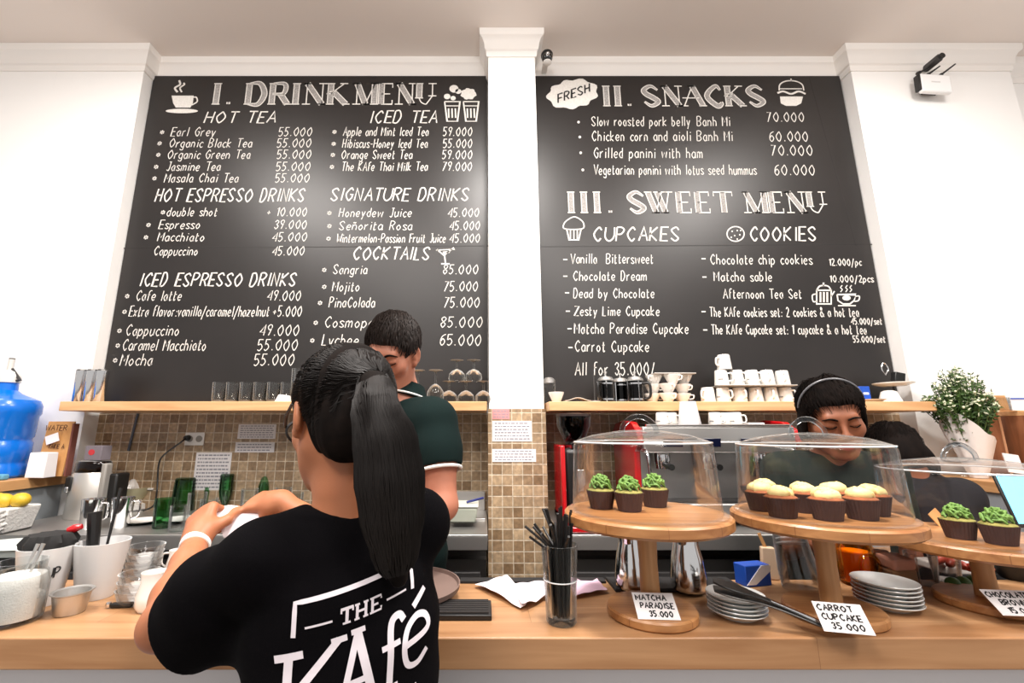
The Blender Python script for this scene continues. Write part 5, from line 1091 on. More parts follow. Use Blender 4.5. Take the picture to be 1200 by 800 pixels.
def head(F, M, s=1, lids=True):
    Rm = np.array(M.to_3x3())/s; P = lambda *p: M @ Vector(p)
    def E(c, r, k=.02, op='add'): F.ell(P(*c), [x*s for x in r], k*s, Rm, op)
    def K(a, b, ra, rb, k=.015): F.cap(P(*a), P(*b), ra*s, rb*s, k*s)
    E((0, -.012, .032), (.075, .094, .086)); E((0, .03, -.035), (.060, .060, .082), .03)
    for x in (-1, 1): K((x*.046, .0, -.05), (x*.02, .07, -.093), .019, .016, .03)
    E((0, .074, -.098), (.019, .016, .015), .02); K((-.032, .079, .026), (.032, .079, .026), .012, .012, .02)
    for x in (-1, 1): E((x*.044, .058, -.022), (.02, .02, .02), .025); E((x*.031, .1, .004), (.019, .014, .011), .012, 'sub'); E((x*.031, .079, .004), (.0165, .0125, .0125), .006)
    K((0, .088, .014), (0, .108, -.022), .0065, .0095, .012); E((0, .109, -.026), (.0095, .009, .008), .008)
    for x in (-1, 1): E((x*.0125, .098, -.03), (.0085, .010, .0075), .006)
    E((0, .088, -.062), (.024, .012, .018), .015); K((-.017, .0925, -.0585), (.017, .0925, -.0585), .005, .005, .006); K((-.014, .0925, -.0665), (.014, .0925, -.0665), .0055, .0055, .006)
    F.ell(P(0, .104, -.0625), (.022*s, .006*s, .0016*s), .002, Rm, 'sub')
    for x in (-1, 1):
        Re = Rm @ np.array(Matrix.Rotation(x*.35, 3, 'Z') @ Matrix.Rotation(-.15, 3, 'X')); F.ell(P(x*.077, -.008, .0), (.009*s, .020*s, .033*s), .008, Re); F.ell(P(x*.087, -.004, .004), (.006*s, .011*s, .020*s), .004, Re, 'sub')
        F.ell(P(x*.075, .002, -.028), (.008*s, .009*s, .011*s), .006, Re)
def lip_paint(M):
    Mi = np.array(M.inverted())
    def fn(c):
        p = c @ Mi[:3, :3].T + Mi[:3, 3]
        return ((p[:, 0]/.021)**2+((p[:, 2]+.0625)/.0105)**2 < 1) & (p[:, 1] > .08) & (p[:, 1] < .115)
    return fn
def brows(M, parent, m, down=True):
    mb = MB()
    for x in (-1, 1):
        mb.tube([M @ Vector(p) for p in crm([(x*.013, .0935, .021), (x*.03, .0935, .0275), (x*.05, .079, .020)], 5)], [.003, .0042, .0045, .0045, .0045, .0042, .004, .0035, .003, .0025, .0015], 6, True, .7)
    place(mb, 'eyebrows', m, parent)
    mb = MB()
    for x in (-1, 1): mb.tube([M @ Vector(p) for p in crm([(x*.016, .0895, .0015), (x*.031, .0935, -.0035), (x*.046, .0855, .001)], 5)], .0016, 6)
    place(mb, 'eyelashes', m, parent)
def hand(F, wr, tip_dir, back, thumb_side, curl=(.9, 1.0, .7), s=.92, spread=.05, thumb=(.5, .3)):
    """wr wrist, tip_dir direction of the metacarpals, back = normal of the back of the hand, thumb_side = unit sideways sign"""
    d = Vector(tip_dir).normalized(); b = Vector(back); b = (b-d*b.dot(d)).normalized(); sd = d.cross(b)*thumb_side; wr = Vector(wr)
    F.cap(wr, wr+d*.03*s, .024*s, .026*s, .02)
    L = [(.040, .024, .020), (.045, .028, .021), (.042, .026, .020), (.033, .020, .018)]; ml = (.082, .085, .081, .074)
    for i in range(4):
        off = (.028-.0188*i)*s; k0 = wr+d*ml[i]*s+sd*off; F.cap(wr+d*.012*s+sd*off*.55, k0, .0155*s, .0115*s, .016)
        ang = 0; p = k0; r = .0095 if i < 3 else .0085; dirv = (d+sd*(1.5-i)*spread).normalized()
        for j in range(3):
            ang += curl[j]*(1+.06*i); v = dirv*math.cos(ang)-b*math.sin(ang); q = p+v*L[i][j]*s
            F.cap(p, q, r*s*(1-.07*j), r*s*(1-.07*(j+1)), .004); p = q
    t0 = wr+d*.022*s+sd*.022*s-b*.006*s; v1 = (d*.62+sd*.62-b*thumb[0]).normalized(); t1 = t0+v1*.042*s; v2 = (d*.85+sd*.12-b*thumb[1]).normalized(); t2 = t1+v2*.032*s; v3 = (d*.9-sd*.2-b*thumb[1]).normalized(); t3 = t2+v3*.026*s
    F.cap(t0, t1, .0165*s, .012*s, .014); F.cap(t1, t2, .0115*s, .0105*s, .006); F.cap(t2, t3, .0105*s, .0085*s, .005)
def legs(parent, c, ax, m, z0=.92, w=.15, dp=.11, floor=.0):
    F = Field((c[0]-.35, c[1]-.35, floor-.02), (c[0]+.35, c[1]+.35, z0+.08), .011); f = Vector((-ax[1], ax[0], 0))
    F.loft([(z0-.24, c[0], c[1], w*.98, dp*1.02), (z0-.1, c[0], c[1], w, dp*1.05), (z0+.04, c[0], c[1], w*.9, dp*.95)], ax, .03)
    for sg in (-1, 1):
        h = Vector((c[0]+ax[0]*.085*sg, c[1]+ax[1]*.085*sg, z0-.12)); kn = Vector((h.x, h.y, floor+.47))+f*.015; an = Vector((h.x, h.y, floor+.10))-f*.01
        F.cap(h, kn, .085, .062, .04); F.cap(kn, an, .06, .048, .02)
    F.build('trousers', m, parent)
    mb = MB()
    for sg in (-1, 1):
        h = Vector((c[0]+ax[0]*.085*sg, c[1]+ax[1]*.085*sg, floor)); A = math.atan2(f.y, f.x); mb.ball(h+f*.05+Vector((0, 0, .038)), (.13, .045, .036), 16, Matrix.Rotation(A, 3, 'Z')); mb.box(h+f*.05+Vector((0, 0, .008)), (.25, .085, .015), A)
    place(mb, 'shoes', BLACK_M, parent)
def skin(name, c, c2): return mat(name, c, .5, 0, .4, 0, (14, .35, c2), (260, .06), sub=.12)
SKIN_A = skin('skin_warm', (170, 108, 74), (156, 94, 64)); SKIN_B = skin('skin_pale', (176, 116, 92), (162, 100, 78)); SKIN_C = skin('skin_tan', (140, 86, 60), (126, 74, 52))
LIPS = mat('lips', (170, 92, 80), .4)
HAIR = mat('black_hair', (13, 10, 9), .75, 0, .06, noise=(40, .5, (30, 21, 17)))
HAIR2 = mat('dark_brown_hair', (26, 18, 14), .6, 0, .2, noise=(60, .5, (36, 25, 20)))
TEE = mat('black_cotton', (7, 6, 8), .95, 0, .06, bump=(500, .15))
POLO = mat('dark_green_pique', (15, 29, 28), .92, 0, .12, bump=(900, .25))
POLO2 = mat('grey_green_cotton', (38, 44, 40), .9, 0, .12, bump=(600, .2))
GREYT = mat('charcoal_cotton', (36, 34, 36), .9, 0, .12)
WHITE_TRIM = mat('white_trim', (232, 232, 228), .8)
JEANS = mat('dark_trousers', (30, 32, 40), .9)

# ---- the woman at the counter, seen from behind
gx = Vector((.9, .436, 0)).normalized(); gf = Vector((-gx.y, gx.x, 0)); GC = Vector((-.212, .745, 0))
SHL = Vector((-.338, .688, 1.205)); SHR = Vector((-.108, .802, 1.238)); ELL = at(192, 733, Y=.80); WRL = at(230, 635, Y=1.0); HDL = at(237, 603, Y=1.05)
ELR = Vector((-.25, 1.0, 1.135)); WRR = at(331, 588, Y=1.10)
woman = thing('person', 'person with a black ponytail in a black printed tee, seen from behind at the counter', 'person', (GC.x, GC.y, 0))
HM = frame((-.243, .775, 1.410), (-.62, .78), R(-16), R(3), .97)
F = Field((-.68, .56, .98), (-.02, 1.24, 1.56), .003)
head(F, HM, .97)
F.chain([HM @ Vector((0, -.03, -.05)), (-.218, .752, 1.29), (-.212, .755, 1.23)], [.046, .046, .058], .03)
F.cap(SHL+gx*.02, SHR-gx*.02, .042, .042, .03); F.loft([(1.0, GC.x+.01, GC.y, .115, .08), (1.12, GC.x, GC.y, .122, .08), (1.22, GC.x, GC.y, .10, .05)], gx, .03)
F.chain([SHL, SHL.lerp(ELL, .5), ELL], [.045, .042, .035], .02); F.chain([ELL, ELL.lerp(WRL, .3), ELL.lerp(WRL, .7), WRL], [.035, .036, .029, .0235], .015)
F.chain([SHR, SHR.lerp(ELR, .5), ELR], [.045, .041, .034], .02); F.chain([ELR, ELR.lerp(WRR, .3), WRR], [.034, .034, .022], .015)
hand(F, WRL, (HDL-WRL).normalized(), Vector((-.35, -.75, .55)), 1, (1.25, 1.3, .8), .95, .02, (.55, .45))
hand(F, WRR, (at(290, 588, Y=1.12)-WRR), Vector((-.1, -.45, .85)), -1, (.5, .55, .35), .92, .03, (.9, .5))
body = F.build('body', [SKIN_A, LIPS], woman, lip_paint(HM))
# tee shirt
F = Field((-.62, .48, .62), (.08, 1.12, 1.36), .004)
fold = lambda X, Y, Z: .0022*np.sin(38*(Z+.55*(X+.2))+6*Y)+.0016*np.sin(70*(Z-.4*X))
F.loft([(.66, GC.x+.014, GC.y, .158, .125), (.85, GC.x+.014, GC.y, .148, .118), (1.0, GC.x+.012, GC.y, .139, .110), (1.1, GC.x+.006, GC.y, .140, .106), (1.17, GC.x, GC.y+.002, .142, .096), (1.22, GC.x-.002, GC.y+.004, .125, .072), (1.26, -.212, .752, .08, .05)], gx, .02, fold=fold)
F.cap(SHL+gx*.02, SHR-gx*.02, .050, .050, .03)
F.cap(Vector((-.262, .728, 1.243)), Vector((-.165, .775, 1.252)), .032, .032, .03)
SE = SHL.lerp(ELL, .65)
F.chain([SHL+Vector((.02, .0, .004)), SHL.lerp(ELL, .38)+Vector((0, 0, -.006)), SE+Vector((.004, -.002, -.012))], [.051, .056, .058], .03)
F.cap(SHL.lerp(ELL, .4)+Vector((.02, -.01, -.03)), SE+Vector((.014, -.012, -.05)), .034, .034, .04)
F.cap(SE+Vector((.03, -.01, -.045)), Vector((GC.x-.08, GC.y-.02, 1.09)), .022, .035, .04)
F.chain([SHR, SHR.lerp(ELR, .45)+Vector((0, 0, -.008)), SHR.lerp(ELR, .75)+Vector((0, 0, -.015))], [.051, .053, .056], .03)
ed = (ELL-SHL).normalized(); ec = SE+Vector((.0, 0, -.012))
F._do(lambda X, Y, Z: -((X-(SE.x+.012*0))*ed.x+(Y-SE.y)*ed.y+(Z-SE.z)*ed.z)+.012+0*X, np.array(SE)-.16, np.array(SE)+np.array((.02, .14, .14)), .006, 'sub')
F.cap(ec+ed*.05, ec-ed*.005, .046, .043, .008, 'sub')
ed2 = (ELR-SHR).normalized(); F.cap(SHR.lerp(ELR, .78)+ed2*.07, SHR.lerp(ELR, .72), .05, .045, .01, 'sub')
nk = Vector((-.213, .756, 1.302)); F.ell(nk, (.070, .062, .052), .012, np.array(Matrix((gx, gf, (0, 0, 1))).transposed()), 'sub')
F.cap(ELL.lerp(SHL, .1), ELL, .0, .0, .001)
tee = F.build('tee_shirt', TEE, woman)
TV, TF = F.v, F.f
bvh = BVHTree.FromPolygons([tuple(p) for p in TV], [tuple(q) for q in TF])
def on_tee(u, v):                                                   # u across the back to her right, v up; projected along her facing direction
    o = GC + gx*u + Vector((0, 0, v)) - gf*.4
    hit, nrm, _, _ = bvh.ray_cast(o, gf)
    if hit is None: hit, nrm, _, _ = bvh.find_nearest(o + gf*.3)
    n = nrm if nrm.dot(gf) < 0 else -nrm
    return hit + n*.0014, n
def decal(mb, pts, wd):
    q = []; P = [np.array(p) for p in pts]
    for a, b in zip(P, P[1:]):
        m = max(1, int(np.linalg.norm(b-a)/.008)); q += [a+(b-a)*i/m for i in range(m)]
    q.append(P[-1]); vs = []
    for i, p in enumerate(q):
        t = q[min(i+1, len(q)-1)]-q[max(i-1, 0)]; t = t/(np.linalg.norm(t) or 1); nn = np.array((-t[1], t[0]))*wd/2
        vs += [on_tee(*(p+nn))[0], on_tee(*(p-nn))[0]]
    mb.add(vs, [(2*i, 2*i+1, 2*i+3, 2*i+2) for i in range(len(q)-1)])
LOGO = []
def logo(x, y):                                                     # printed artwork, x 0..1 along the frame width, y down in the same unit
    y2 = y*.8 if y < .36 else .335+(y-.4)*.93
    return (LU0+x*LS, LV0+.19*x*LS-y2*LS)
LU0, LV0, LS = -.080, 1.166, .162
mb = MB()
D = lambda pts, w_: decal(mb, [logo(*p) for p in pts], w_*LS)
D([(.02, .30), (.02, .0), (1.0, .0), (1.0, .27)], .034); D([(.10, .235), (.30, .235)], .016); D([(.74, .235), (.93, .235)], .016)
for ch, x in (('T', .36), ('H', .475), ('E', .60)):                 # slab lettered THE
    if ch == 'T': D([(x, .16), (x+.1, .16)], .022); D([(x+.05, .16), (x+.05, .29)], .024); D([(x+.02, .29), (x+.08, .29)], .016); D([(x+.005, .16), (x+.005, .195)], .014); D([(x+.095, .16), (x+.095, .195)], .014)
    if ch == 'H':
        for q in (.015, .085): D([(x+q, .16), (x+q, .29)], .022); D([(x+q-.02, .16), (x+q+.02, .16)], .015); D([(x+q-.02, .29), (x+q+.02, .29)], .015)
        D([(x+.015, .225), (x+.085, .225)], .018)
    if ch == 'E': D([(x+.015, .16), (x+.015, .29)], .022); D([(x-.005, .16), (x+.09, .16), (x+.09, .19)], .016); D([(x+.015, .225), (x+.065, .225)], .016); D([(x-.005, .29), (x+.09, .29), (x+.09, .258)], .016)
D([(-.10, .44), (.10, .44)], .055); D([(.0, .44), (.0, .98)], .062); D([(.36, .40), (.05, .72)], .055); D([(.10, .66), (.34, .94)], .062); D([(-.08, .97), (.09, .97)], .045); D([(.27, .96), (.43, .96)], .045); D([(.30, .405), (.42, .405)], .045)
D([(.50, .40), (.38, .94)], .05); D([(.50, .40), (.64, .94)], .068); D([(.43, .76), (.58, .76)], .045); D([(.33, .96), (.46, .96)], .04); D([(.57, .96), (.70, .96)], .04); D([(.45, .385), (.56, .385)], .04)
D(crm([(.90, .47), (.86, .41), (.80, .42), (.775, .50), (.775, .7), (.775, .92)], 6), .055); D([(.70, .61), (.86, .61)], .042); D([(.72, .95), (.85, .95)], .04)
D(crm([(.92, .68), (1.14, .655), (1.13, .55), (1.03, .50), (.93, .56), (.90, .70), (.94, .85), (1.04, .89), (1.14, .83)], 6), .05); D([(1.0, .42), (1.14, .34)], .05)
D([(.98, 1.05), (.98, 1.15)], .025); D([(.93, 1.06), (1.03, 1.06)], .02)
place(mb, 'chest_print', mat('white_print', (216, 208, 214), .8), tee, smooth=0).name = 'shirt_print'
# hair: cap pulled back into a tied tail
Rh = np.array(HM.to_3x3())/.97; P = lambda *p: HM @ Vector(p)
F = Field((-.42, .50, 1.12), (-.02, .95, 1.60), .0035)
F.ell(P(0, -.016, .036), (.083, .1, .092), .02, Rh); F.ell(P(0, -.058, -.03), (.064, .058, .07), .03, Rh)
F._do(lambda X, Y, Z: (lambda q: q)(((X-P(0, .062, -.0).x)*(-HM.col[1][0])+(Y-P(0, .062, 0).y)*(-HM.col[1][1])+(Z-P(0, .062, 0).z)*(-HM.col[1][2])) - .25*((X-P(0, 0, 0).x)*HM.col[2][0]+(Y-P(0, 0, 0).y)*HM.col[2][1]+(Z-P(0, 0, 0).z)*HM.col[2][2])+.012), np.array(P(0, 0, 0))-.2, np.array(P(0, 0, 0))+.2, .01, 'sub')
for sg in (-1, 1): F.ell(P(sg*.086, .03, -.034), (.05, .055, .046), .015, Rh, 'sub')
F.ell(P(0, .045, -.125), (.1, .125, .06), .015, Rh, 'sub')
TIE = P(.006, -.112, .022)
tail = [TIE, P(.006, -.124, .018), Vector((-.156, .654, 1.418)), Vector((-.140, .650, 1.372)), Vector((-.132, .652, 1.322)), Vector((-.127, .657, 1.272)), Vector((-.122, .662, 1.226)), Vector((-.118, .668, 1.19))]
TR = [.018, .022, .033, .041, .045, .041, .031, .012]
F.chain(tail, TR, .006)
HL = np.array(P(0, 0, 0))
F.warp(lambda X, Y, Z: .0016*np.sin(150*(X*.8-Y*.6)+18*Z)+.001*np.sin(310*(X*.7-Y*.7)+9*Z))
F.build('hair', HAIR, woman)
HB = BVHTree.FromPolygons([tuple(p) for p in F.v], [tuple(q) for q in F.f])
def on_hair(q, c, off):
    p, n, _, _ = HB.find_nearest(q)
    return p + (n if n.dot(p-c) > 0 else -n)*off
rr = random.Random(3); mb = MB(); HC = P(0, -.016, .03); E_ = np.array((.006, -.112, .022))
for k in range(3400):                                               # single strands over the cap, drawn back to the tie
    a = rr.uniform(-PI, PI)*.66; el = rr.uniform(-1.25, 1.15)
    p0 = np.array((math.sin(a)*math.cos(el)*.086, math.cos(a)*math.cos(el)*.102-.016, math.sin(el)*.1+.03))
    if p0[1] > .06+.2*p0[2] or (p0[2] < -.02 and p0[1] > -.035-.35*(-p0[2]-.02)): continue
    off = rr.uniform(.0003, .0022); pts = [on_hair(P(*(p0*(1-t)+E_*t)), HC, off) for t in [i/8 for i in range(9)]]
    mb.tube(pts, .0007, 3, False)
tl_c = crm([tuple(p) for p in tail[1:]], 3); tl_r = np.interp(np.linspace(1, 7, len(tl_c)), range(8), TR)
for k in range(1500):                                               # and down the tail
    a = rr.uniform(0, 2*PI); off = rr.uniform(.0002, .003); L = rr.uniform(.65, 1.0); pts = []
    for i, (c_, r_) in enumerate(zip(tl_c, tl_r)):
        if i/(len(tl_c)-1) > L: break
        b_ = a+.03*i*math.sin(k); c_ = Vector(c_); pts.append(on_hair(c_+Vector((math.cos(b_), math.sin(b_), .2*math.cos(b_)))*float(r_), c_, off))
    if len(pts) > 3: mb.tube(pts, .0008, 3, False)
place(mb, 'hair_strands', mat('hair_strand', (17, 12, 10), .55, 0, .25), woman, smooth=60)
place(MB().tube([TIE+Vector((.03*0, 0, 0))+(Vector(HM.col[0][:3])*math.cos(a)+Vector(HM.col[2][:3])*math.sin(a))*.03 for a in [2*PI*k/20 for k in range(21)]], .006, 8, False), 'hair_tie', BLACK, woman)
mb = MB()
for sg in (-1, 1):
    mb.tube([P(sg*.079, -.018, .012), P(sg*.083, .01, .022), P(sg*.079, .06, .016), P(sg*.069, .098, .01)], [.002, .0026, .003, .0034], 8)
    mb.tube([P(sg*.034+.033*math.cos(a)*1.0, .104-.01*abs(math.cos(a))*(1 if sg*math.cos(a) > 0 else .2), .001+.023*math.sin(a)) for a in [2*PI*k/28 for k in range(29)]], .0024, 6, False)
mb.tube([P(-.006, .106, .006), P(.006, .106, .006)], .002, 6)
place(mb, 'glasses', BLACK, woman)
ad = (WRL-ELL).normalized(); wc = WRL-ad*.012; u_ = ad.orthogonal().normalized(); v_ = ad.cross(u_)
mb = MB(); n = 32; ring = [[wc+ad*z+(u_*math.cos(2*PI*k/n)+v_*math.sin(2*PI*k/n))*r for k in range(n)] for r, z in ((.0255, -.011), (.0285, -.010), (.029, 0), (.0285, .010), (.0255, .011))]
mb.add([p for r in ring for p in r], [(i*n+k, i*n+(k+1) % n, (i+1) % 5*n+(k+1) % n, (i+1) % 5*n+k) for i in range(5) for k in range(n)]); place(mb, 'white_wristband', WHITE_TRIM, woman)
legs(woman, GC, gx, JEANS, .86, .145, .105)
nz = [at(252, 598, Y=1.065), at(300, 588, Y=1.115), at(322, 606, Y=1.09), at(262, 630, Y=1.05)]; oo = sum(nz, Vector())/4
o = MB().sheet(lambda u, v: nz[0].lerp(nz[1], u).lerp(nz[3].lerp(nz[2], u), v)-oo+Vector((0, 0, .006*math.sin(u*6)*math.cos(v*4))), 16, 10, .0006).build('held_napkin', mat('napkin_paper', (238, 228, 232), .85), smooth=60); o.location = oo; tag(o, 'white paper napkin held between the hands of the woman in black', 'napkin')

# ---- the man in the dark green polo, bowing over the counter
mf2 = Vector((-.6, -.8, 0)); mlx = Vector((.8, -.6, 0)); mrx = -mlx
NB = Vector((-.262, 1.415, 1.475))
man = thing('person', 'person in a dark green polo bowing behind the counter left of the pillar', 'person', (-.27, 1.50, 0))
HM = frame(at(460, 414, Y=1.355), (-.22, -.97), R(-28), R(-8), .96)
SL = NB+mlx*.152+Vector((0, -.01, -.065)); SR = NB-mlx*.165+Vector((0, 0, -.065)); EL = at(519, 592, Y=1.255); WL = at(455, 650, Y=1.14); ER = SR+Vector((-.05, -.04, -.28)); WR = Vector((-.48, 1.25, 1.12))
F = Field((-.66, 1.0, 1.0), (.02, 1.72, 1.86), .0035)
head(F, HM, .96); F.chain([HM @ Vector((0, -.03, -.05)), NB+Vector((0, 0, .02)), NB+Vector((0, .01, -.06))], [.053, .056, .07], .03)
F.cap(SL-mlx*.03, SR+mlx*.03, .06, .06, .06); F.loft([(1.02, -.27, 1.52, .15, .1), (1.2, -.268, 1.48, .165, .11), (1.40, -.265, 1.44, .13, .08)], mlx, .05)
F.chain([SL, SL.lerp(EL, .5), EL], [.052, .048, .039], .02); F.chain([EL, EL.lerp(WL, .35), WL], [.039, .038, .026], .015); F.chain([SR, SR.lerp(ER, .5), ER], [.052, .047, .039], .02); F.chain([ER, ER.lerp(WR, .35), WR], [.039, .038, .026], .015)
hand(F, WL, Vector((-.8, -.4, -.1)), Vector((0, -.3, .95)), -1, (.5, .6, .4), 1.0); hand(F, WR, Vector((.3, -.9, -.1)), Vector((0, -.1, 1)), 1, (.5, .6, .4), 1.0)
F.build('body', [SKIN_B, LIPS], man, lip_paint(HM)); brows(HM, man, HAIR)
F = Field((-.66, 1.15, .84), (.04, 1.76, 1.56), .0045)
F.loft([(.88, -.272, 1.535, .175, .125), (1.05, -.27, 1.515, .175, .125), (1.2, -.268, 1.485, .185, .128), (1.33, -.266, 1.455, .18, .112), (1.41, -.264, 1.435, .14, .085), (1.46, NB.x, NB.y+.01, .085, .06)], mlx, .02, fold=lambda X, Y, Z: .002*np.sin(45*(Z+.6*X))+.0015*np.sin(80*(Z-.5*X)))
F.cap(SL-mlx*.02+Vector((0, 0, .01)), SR+mlx*.02+Vector((0, 0, .01)), .064, .064, .06); q = SL.lerp(EL, .60); F.chain([SL+Vector((0, 0, .004)), SL.lerp(EL, .35), q], [.066, .065, .062], .03); F.chain([SR, SR.lerp(ER, .6)], [.066, .064], .03)
e = (EL-SL).normalized(); F.cap(q+e*.1, q+e*.035, .075, .075, .004, 'sub'); F.ell(NB+Vector((-.012, -.02, .035)), (.074, .074, .055), .01, None, 'sub')
F.build('polo_shirt', POLO, man)
tq = SL.lerp(EL, .60)-e*.002; uu = e.orthogonal().normalized(); vv = e.cross(uu)
place(MB().tube([tq+(uu*math.cos(a)+vv*math.sin(a))*.0605 for a in [2*PI*k/32 for k in range(33)]], .0045, 8, False), 'sleeve_trim', WHITE_TRIM, man)
mb = MB(); mb2 = MB(); n = 36; rows = [[], [], [], []]
tl_ = Matrix.Rotation(R(-14), 3, mlx)
for k in range(n+1):
    a = -PI/2+.35+(2*PI-.7)*k/n; dv = mlx*math.cos(a)+(-mf2)*math.sin(a)
    for i, (r, z) in enumerate(((.062, .058), (.066, .064), (.086, .022), (.081, .016))): rows[i].append(NB + Vector((0, 0, -.005)) + tl_ @ (dv*r + Vector((0, 0, z))))
vs = [p for r in rows for p in r]; W = n+1; mb.add(vs, [(i*W+k, i*W+k+1, (i+1) % 4*W+k+1, (i+1) % 4*W+k) for i in range(4) for k in range(n)])
place(mb, 'collar', POLO, man); place(MB().tube(rows[2], .0032, 6), 'collar_trim', WHITE_TRIM, man)
def short_hair(M, s, parent, m, front=.065, nape=-.05, spike=.012, nst=1500, seed=1, rx=(.081, .1, .092), length=.028, lift=.004, locks=False):
    Rm = np.array(M.to_3x3())/s; P = lambda *p: M @ Vector(p); o = np.array(P(0, 0, 0)); F = Field(o-.16*s, o+.17*s, .0035)
    F.ell(P(0, -.014, .04), [x*s for x in rx], .02, Rm); F.ell(P(0, -.06, -.02), (.064*s, .05*s, .075*s), .03, Rm)
    Mi = np.array(M.inverted())
    def loc(X, Y, Z): return [Mi[i, 0]*X+Mi[i, 1]*Y+Mi[i, 2]*Z+Mi[i, 3] for i in range(3)]
    def face(X, Y, Z): x, y, z = loc(X, Y, Z); return (-(y-front)+.55*(z-.052)+.012*np.cos(x*40))*s
    F._do(face, o-.2, o+.2, .008, 'sub')
    def side(X, Y, Z): x, y, z = loc(X, Y, Z); return (np.maximum((z-np.where(y > -.035, .018, nape)), -(y+.05)*.0-1))*s
    F._do(lambda X, Y, Z: side(X, Y, Z), o-.2, o+.2, .006, 'sub')
    if locks:
        for x in (-1, 1): F.ell(P(x*.080, -.004, -.008), (.010*s, .030*s, .062*s), .012, Rm); F.ell(P(x*.066, -.05, -.05), (.022*s, .03*s, .06*s), .02, Rm)
    F.build('hair', m, parent)
    rr = random.Random(seed); mb = MB()
    for k in range(nst):
        a = rr.uniform(-PI, PI); el = math.asin(rr.uniform(-.45, 1)); nrm = np.array((math.sin(a)*math.cos(el), math.cos(a)*math.cos(el), math.sin(el))); p = nrm*np.array(rx)*.99+np.array((0, -.014, .04))
        if p[1] > front+.55*(p[2]-.052)-.004 or p[2] < (.022 if p[1] > -.035 else nape): continue
        fl = p-np.array((.012, -.065, .13)); fl = fl-nrm*(fl@nrm); fl = fl/(np.linalg.norm(fl)+1e-6)+np.array((rr.gauss(0, .08), 0, rr.gauss(0, .08))); l = length*rr.uniform(.6, 1.2)
        up_ = lift*(1+1.2*(p[1] > .02 and p[2] > .05))
        mb.tube([P(*p), P(*(p+fl*l*.45+nrm*(l*.1+up_*.5))), P(*(p+fl*l*.95+nrm*(up_-l*l*5)))], [.0013, .0011, .0004], 3, False)
    place(mb, 'hair_strands', m, parent, smooth=60)
short_hair(HM, .96, man, HAIR2, spike=.009, nst=2600, front=.069, rx=(.081, .1, .094))
legs(man, Vector((-.272, 1.535, 0)), mlx, JEANS, .92, .16, .115)

# ---- the staff woman behind the middle dome
wf = Vector((-.36, -.93, 0)).normalized(); wrx = Vector((wf.y, -wf.x, 0))
staff = thing('person', 'person with short black hair in a dark shirt looking down behind the middle dome', 'person', (1.12, 1.5, 0))
HM = frame(at(975, 489, Y=1.44), wf, R(-20), R(5), .98)
NB = HM @ Vector((0, -.045, -.14))
SA, SB = NB+wrx*.15+Vector((0, .02, -.06)), NB-wrx*.15+Vector((0, .02, -.06)); EA, WA = SA+Vector((-.03, -.05, -.24)), at(960, 636, Y=1.38); EB, WB = SB+Vector((.02, .0, -.25)), SB+Vector((-.08, -.05, -.33))
F = Field((.7, 1.2, .9), (1.46, 1.72, 1.62), .0035)
head(F, HM, .98); F.chain([HM @ Vector((0, -.03, -.05)), NB, NB+Vector((0, .02, -.07))], [.046, .047, .06], .03)
F.cap(SA-wrx*.03, SB+wrx*.03, .048, .048, .05); F.loft([(1.0, NB.x, NB.y+.03, .12, .085), (NB.z-.13, NB.x, NB.y+.02, .13, .085), (NB.z-.06, NB.x, NB.y+.02, .10, .05)], wrx, .03)
F.chain([SA, EA], [.043, .034], .02); F.chain([EA, WA], [.034, .022], .015); F.chain([SB, EB], [.043, .034], .02); F.chain([EB, WB], [.034, .022], .015)
hand(F, WA, Vector((.8, .0, -.25)), Vector((-.1, -.3, .9)), 1, (.45, .5, .3), .9); hand(F, WB, Vector((-.9, -.2, -.2)), Vector((0, -.2, 1)), -1, (.5, .6, .4), .9)
F.build('body', [SKIN_C, LIPS], staff, lip_paint(HM)); brows(HM, staff, HAIR)
F = Field((.80, 1.28, .84), (1.44, 1.74, 1.48), .0045)
F.loft([(.86, NB.x, NB.y+.03, .15, .115), (1.05, NB.x, NB.y+.03, .148, .112), (NB.z-.13, NB.x, NB.y+.02, .155, .112), (NB.z-.065, NB.x, NB.y+.02, .14, .085), (NB.z-.012, NB.x, NB.y+.014, .08, .058)], wrx, .02)
F.cap(SA-wrx*.02, SB+wrx*.02, .055, .055, .06); F.cap(SA, SA.lerp(EA, .6), .054, .055, .03); F.cap(SB, SB.lerp(EB, .6), .054, .055, .03)
F.cap(NB+Vector((0, 0, .06)), NB+Vector((0, 0, .012)), .056, .05, .01, 'sub'); F.cap(NB+wf*.06+Vector((0, 0, .01)), NB+wf*.10+Vector((0, 0, -.075)), .04, .012, .012, 'sub')
F.build('dark_shirt', POLO2, staff)
short_hair(HM, .98, staff, HAIR, front=.058, nape=-.09, spike=.006, nst=2200, seed=4, rx=(.084, .103, .093), length=.04, lift=.0015, locks=True)
mb = MB(); mb.tube([HM @ Vector((.089*math.cos(a), .0+.02*math.sin(a), .038+.097*math.sin(a))) for a in [PI*(.02+.96*k/24) for k in range(25)]], .0035, 8)
place(mb, 'hair_band', mat('grey_band', (96, 96, 100), .4), staff)
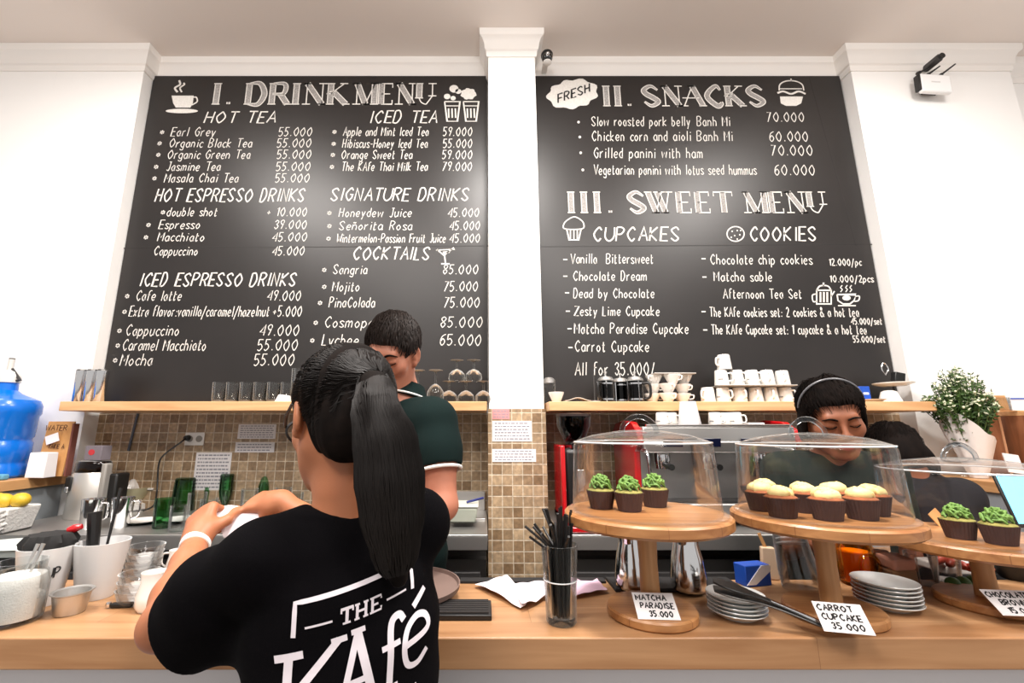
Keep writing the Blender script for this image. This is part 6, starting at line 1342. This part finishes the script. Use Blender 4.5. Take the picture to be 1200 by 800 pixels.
legs(staff, Vector((NB.x, NB.y+.03, 0)), wrx, JEANS, .9, .15, .11)

# ---- a fourth person, only dark hair and a charcoal back behind the right stand
fx = Vector((1, 0, 0)); PC = Vector((at(1052, 520, Y=1.66).x, 1.60, 0))
back = thing('person', 'person with dark hair seen from behind bending behind the right dome', 'person', (PC.x, PC.y, 0))
HM = frame((PC.x-.02, 1.655, 1.30), (.2, .98), R(-34), 0, .9)
SA, SB = Vector((PC.x-.14, 1.61, 1.165)), Vector((PC.x+.14, 1.61, 1.165))
F = Field((PC.x-.3, 1.3, .9), (PC.x+.3, 1.9, 1.5), .005); head(F, HM, .9); F.chain([HM @ Vector((0, -.03, -.05)), (PC.x, 1.62, 1.18)], [.05, .06], .03); F.cap(SA, SB, .05, .05, .05); F.loft([(.92, PC.x, 1.6, .13, .09), (1.1, PC.x, 1.6, .13, .09), (1.17, PC.x, 1.61, .1, .06)], fx, .04)
for s_, g_ in ((SA, -1), (SB, 1)):
    e_ = s_+Vector((g_*.02, .03, -.2)); w_ = e_+Vector((-g_*.02, .06, -.02)); F.chain([s_, e_, w_], [.045, .036, .024], .02); hand(F, w_, Vector((-g_*.1, .9, 0)), Vector((0, 0, 1)), -g_, (.4, .5, .3), .95)
F.build('body', [SKIN_C, LIPS], back, lip_paint(HM))
F = Field((PC.x-.32, 1.25, .84), (PC.x+.32, 1.85, 1.34), .006); F.loft([(.86, PC.x, 1.6, .145, .11), (1.06, PC.x, 1.6, .15, .11), (1.15, PC.x, 1.61, .145, .09), (1.20, PC.x, 1.62, .10, .068), (1.25, PC.x-.005, 1.63, .066, .064)], fx, .02); F.cap(SA, SB, .058, .058, .05)
for s_, g_ in ((SA, -1), (SB, 1)): F.cap(s_, s_+Vector((g_*.015, .02, -.13)), .056, .056, .03)
F.build('charcoal_tee', GREYT, back)
short_hair(HM, .9, back, HAIR, front=.07, nape=-.14, spike=.006, nst=1500, seed=8, length=.04, lift=.002, locks=True)
legs(back, Vector((PC.x, 1.6, 0)), fx, JEANS, .9, .155, .115)
